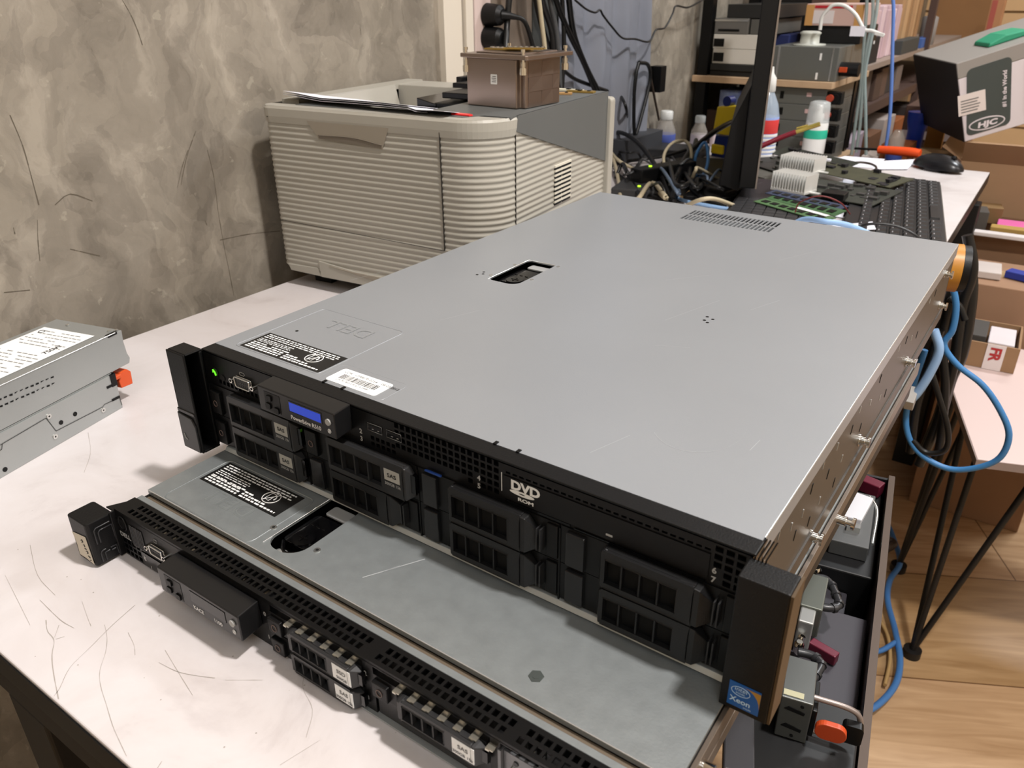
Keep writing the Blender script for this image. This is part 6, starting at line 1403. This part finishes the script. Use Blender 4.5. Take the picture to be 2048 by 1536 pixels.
# low table with hairpin legs
LT = thing('low_table', 'low pale table with black hairpin legs on the wooden floor', 'table', (.5, 1.0, 0), 0)
LTZ = .45
ltp = [(.508, .985), (.62, 1.025), (.98, 1.14), (.90, 1.535), (.356, 1.505)]
g = MB(); g.use(mat('pinkish_top', 'c8b4b0', .4)); g.prism([(x - .5, y - 1.0) for x, y in ltp], 'z', LTZ - .016, LTZ); g.build('tabletop', LT, None, .001)
g = MB(); g.use(mat('top_edge', '8a7a74', .6)); g.prism([(x - .5 + (x - .68) * .006, y - 1.0 + (y - 1.2) * .006) for x, y in ltp], 'z', LTZ - .0150, LTZ - .001); g.build('edge_band', LT)
def hairpin(foot, tops):
    g = MB(); g.use(FR)
    for t_ in tops: g.tube([(t_[0] - .5, t_[1] - 1.0, LTZ - .017), (foot[0] - .5, foot[1] - 1.0, .014)], .0055, 10, smooth=False)
    g.cyl((foot[0] - .5, foot[1] - 1.0, 0), (foot[0] - .5, foot[1] - 1.0, .016), .016, 18); g.build('hairpin_leg', LT)
hairpin((.497, 1.009), [(.506, 1.045), (.470, 1.17), (.60, 1.07)])
hairpin((.424, 1.254), [(.455, 1.20), (.440, 1.26), (.480, 1.30)])
hairpin((.92, 1.16), [(.88, 1.15), (.92, 1.25), (.95, 1.16)])
hairpin((.86, 1.44), [(.85, 1.40), (.84, 1.46), (.89, 1.36)])
# cable bundle hanging from the table edge behind the server
XB = .425
HB_ = 'black cables hanging off the table edge'
for i, (pts, r) in enumerate((([(1925, 500), (1942, 560), (1936, 640), (1922, 710), (1900, 760), (1880, 830), (1850, 900)], .0085), ([(1935, 470), (1945, 540), (1925, 610), (1915, 680), (1905, 740), (1872, 850), (1838, 930)], .007), ([(1910, 540), (1900, 600), (1885, 680), (1890, 770), (1885, 850), (1878, 900)], .006), ([(1898, 595), (1918, 612), (1930, 640)], .0045), ([(1880, 660), (1862, 720), (1845, 770), (1830, 830), (1820, 905)], .006), ([(1862, 740), (1880, 800), (1896, 860), (1890, 900), (1852, 905), (1825, 880)], .004))):
    cable('hanging_cable', [(u, v, {'y': .86 - .012 * i}) for u, v in pts], r, CABLEB, ['thickest black cable hanging from the rear corner of the thick server', 'black cable hanging next to the thickest one', 'black cable dropping straight along the server side', 'short black cable bridging to the bundle at the rear stud', 'black cable ending low near the hairpin leg tops', 'thin black cable making a wide hook under the bundle'][i], HB_)
cable('ethernet_cable', [(u, v, {'y': .80}) for u, v in ((1902, 560), (1912, 610), (1905, 660), (1888, 690), (1915, 730), (1965, 770), (2000, 820), (2018, 870), (2000, 915), (1955, 935), (1900, 938), (1850, 915), (1820, 880), (1812, 830), (1830, 760), (1850, 700))], .0042, mat('deep_blue_cable', '3d78ae', .45), 'blue network cable making the big loop beside the server')
cable('ethernet_cable', [(u, v, {'y': .78}) for u, v in ((1868, 660), (1878, 700), (1860, 745), (1835, 785), (1815, 805))], .006, LBLUE, 'pale blue cable strand under the rear stud of the server')
g = MB(); g.use(mat('plug_grey', 'a5a29e', .4)); q = W(1820, 802, y=.77); g.T = Matrix.Translation(q) @ Matrix.Rotation(.5, 4, 'X'); g.box((-.006, -.008, -.010), (.006, .020, .008)); solo('network_plug', g, 'grey network plug dangling beside the server side', 'plug', bev=.001)
# black cabinet beside the table with hardware parts on it
CZ = .655
cab = thing('hardware_crate', 'narrow open black crate full of server parts right beside the table', 'crate', (.432, .30, 0), math.radians(9))
CM = mat('crate_black', '161417', .5); CB = mat('crate_brown_edge', '4b3d33', .5, .2)
g = MB(); g.use(CM); g.box((-.045, -.36, 0), (.040, .19, .012)); g.box((-.045, -.36, .012), (-.041, .19, CZ - .02)); g.box((-.045, -.36, .012), (.040, -.355, CZ)); g.box((-.045, .186, .012), (.040, .19, CZ)); g.build('crate_body', cab)
g = MB(); g.use(CB); g.box((.036, -.36, .0), (.042, .19, CZ + .004)); g.build('side_panel', cab)
def cl(s_, t_, z): return Matrix.Rotation(math.radians(9), 3, 'Z') @ Vector((s_, t_, 0)) + Vector((.432, .30, z))
def cbox(name, label, cat, s0, s1, t0, t1, z0, z1, m, parts=None):
    t = thing(name, label, cat, tuple(cl((s0 + s1) / 2, (t0 + t1) / 2, z0)), math.radians(9)); w, d = (s1 - s0) / 2, (t1 - t0) / 2
    g = MB(); g.use(m); g.box((-w, -d, 0), (w, d, z1 - z0)); g.build('case', t, None, .0015); return t
PG2 = mat('purple_grey_case', '343137', .5)
cbox('server_module', 'dark purple grey module lying nearest in the black crate', 'module', -.039, .034, -.350, -.155, .014, .6635, mat('module_black', '101011', .45))
m2 = cbox('server_module', 'dark purple grey module with red tab in the middle of the black crate', 'module', -.039, .034, -.150, -.022, .014, .635, PG2)
cbox('server_module', 'dark purple grey module lower than its neighbours in the crate', 'module', -.039, .016, -.020, .028, .014, .618, mat('purple_grey2', '2d2b30', .5))
m4 = cbox('server_module', 'black box at the rear of the crate carrying the white adapter', 'module', -.039, .034, .030, .184, .014, .640, mat('module_black', '19191b', .45))
def ring_handle(label, pts, z, r=.0034):
    P = [W(u, v, z=z) for u, v in pts]; g = MB(); g.use(mat('handle_dark', '2a2a2c', .35)); g.tube(P, r, 8, sub=4)
    for k in range(2, len(P) - 2):
        d = (P[k + 1] - P[k - 1]).normalized() * .0015; g.cyl(P[k] - d, P[k] + d, r * 1.25, 10)
    return solo('module_handle', g, label, 'handle')
ring_handle('black ribbed handle beside the ear of the thick server, upper one', [(1632, 1155), (1650, 1158), (1664, 1172), (1672, 1190), (1678, 1208), (1668, 1216), (1645, 1214), (1628, 1206)], .664)
ring_handle('black ribbed handle beside the ear of the thick server, lower one', [(1596, 1304), (1615, 1308), (1632, 1316), (1642, 1330), (1632, 1350), (1618, 1366), (1598, 1362), (1582, 1352)], .664)
def at(u, v, z): return W(u, v, z=z)
q = at(1650, 1283, .652); g = MB(); g.T = Matrix.Translation((q.x, q.y, .6362)) @ Matrix.Rotation(math.radians(-12), 4, 'Z'); g.use(mat('maroon', '5a1428', .4)); g.box((-.011, -.004, 0), (.012, .004, .010)); solo('release_tab', g, 'maroon tab standing on the middle module of the crate', 'tab', bev=.001)
q = at(1737, 962, .655); g = MB(); g.T = Matrix.Translation((q.x, q.y, .6412)) @ Matrix.Rotation(math.radians(-12), 4, 'Z'); g.use(mat('maroon', '5a1428')); g.box((-.016, -.004, 0), (.014, .010, .014)); solo('release_tab', g, 'maroon tab at the rear end of the crate', 'tab', bev=.001)
# silver fittings close to the ear
def lump(u, v, z, w, d, h, m, lb, name='metal_fitting', rz=9, cat='fitting', kind='box'):
    q = at(u, v, z); g = MB(); g.T = Matrix.Translation((q.x, q.y, z)) @ Matrix.Rotation(math.radians(rz), 4, 'Z'); g.use(m)
    if kind == 'box': g.box((-w / 2, -d / 2, 0), (w / 2, d / 2, h))
    else: g.lathe([(w / 2 * .8, 0), (w / 2, .002), (w / 2, h * .8), (w * .3, h)])
    return solo(name, g, lb, cat, bev=.0012)
DG = mat('fitting_grey', '63665f', .35, .5)
lump(1618, 1235, .640, .018, .045, .030, DG, 'grey metal fitting with shiny rim right of the server ear')
lump(1606, 1272, .640, .012, .030, .028, mat('fitting_light', 'a9a9a6', .3, .6), 'bright bent metal piece below the grey fitting')
lump(1600, 1290, .640, .009, .009, .016, CHROME, 'small shiny screw head low by the server ear', 'screw', cat='screw', kind='r')
lump(1595, 1305, .640, .008, .008, .012, CHROME, 'small shiny screw head under the first one', 'screw', cat='screw', kind='r')
lump(1626, 1165, .645, .011, .011, .018, CHROME, 'shiny bolt at the foot of the upper ribbed handle', 'screw', cat='screw', kind='r')
t = thing('power_adapter_brick', 'white and grey adapter with silver bracket on the rear module of the crate', 'adapter', (at(1712, 1025, .66).x, at(1712, 1025, .66).y, .6404), math.radians(9))
g = MB(); g.use(mat('adapter_grey', '4c4d4d', .45)); g.box((-.018, -.050, 0), (.016, .045, .016)); g.build('case', t, None, .001)
g = MB(); g.use(mat('adapter_white', 'c3c3c8', .5)); g.prism([(-.017, -.015), (.006, -.015), (.014, .030), (-.010, .036)], 'z', .0162, .0222); g.build('white_pad', t, None, .001)
g = MB(); g.use(ZINC); g.tube([(.019, -.030, .008), (.019, .020, .014), (.010, .040, .016)], .0018, 6); g.box((-.006, -.030, .016), (.006, -.022, .022)); g.build('bracket', t)
g = MB(); g.use(mat('blue_print', '3c74b8', .5)); g.cyl((-.012, .012, .0223), (-.012, .012, .0228), .0045, 14); g.build('blue_spot', t)
# small psu module hanging below the right ear with orange latch
t = thing('power_module', 'small grey vented power module with orange latch below the right ear of the thick server', 'power module', tuple(at(1570, 1450, .66)), math.radians(-19))
t.location = (.4560, .0980, .6642); t.rotation_euler = (0, 0, math.radians(12))
g = MB(); g.use(mat('module_grey', '5b5d5b', .35, .5)); g.box((-.0110, 0, 0), (.0095, .040, .0370)); g.build('case', t, None, .0008)
g = MB(); g.use(BLK2)
for z, x0 in ((.027, -.008), (.011, -.008)): g.prism([(x0, z), (x0 + .013, z - .002), (x0 + .0135, z + .0005), (x0 + .003, z + .003)], 'y', -.0006, .001)
for x, z in ((.003, .0325), (.000, .004)): g.cyl((x, -.0006, z), (x, .001, z), .0012, 10)
g.build('vent_hole', t)
g = MB(); g.use(mat('label_yellowish', 'a5a184', .5)); g.box((-.010, .002, .0371), (.003, .007, .0374)); g.build('top_label', t)
g = MB(); g.use(BLK2); g.box((.0096, .002, .006), (.0130, .03, .030)); g.build('latch_block', t, None, .0008)
g = MB(); g.use(ORANGE); g.rbox((.0130, -.002, .0110), (.0330, .0025, .0250), .0065, 6, 'y'); g.build('latch', t, None, .0006)
g = MB(); g.use(mat('handle_steel', '8a7f7a', .35, .5)); g.tube([(.008, .010, .034), (.032, .012, .031), (.040, .012, .024), (.038, .012, .008), (.010, .010, .003)], .0020, 8); g.build('wire_handle', t)
g = MB(); g.use(BLK2); g.rbox((.030, .004, .008), (.043, .010, .024), .003, 4, 'y'); g.build('plug', t)
lump(1475, 1500, .6645, .020, .05, .010, mat('grey_bracket', '3a383a', .4, .4), 'grey metal bracket lying under the right end of the thin server', 'bracket', 20, 'bracket')
# floor cables
FB = mat('floor_blue_cable', '3f6fa8', .45)
cable('floor_cable', [(u, v, {'z': .02}) for u, v in ((1772, 1040), (1788, 1080), (1800, 1125), (1780, 1160), (1775, 1200), (1790, 1260), (1800, 1320), (1790, 1370), (1755, 1410), (1715, 1430))], .006, FB, 'blue network cable running over the wooden floor beside the crate')
cable('floor_cable', [(u, v, {'z': .012}) for u, v in ((1750, 1225), (1775, 1270), (1780, 1320), (1770, 1370))], .0035, mat('tan_wire', 'a88a5c', .5), 'thin tan wire on the floor beside the blue cable')
cable('floor_cable', [(u, v, {'z': .02}) for u, v in ((1745, 1305), (1765, 1300), (1790, 1285))], .005, FB, 'short blue cable branch on the floor')
cable('floor_cable', [(u, v, {'z': .05}) for u, v in ((1760, 1090), (1775, 1080), (1788, 1088), (1770, 1100))], .008, BRN, 'dark brown cable loop on the floor behind the crate')
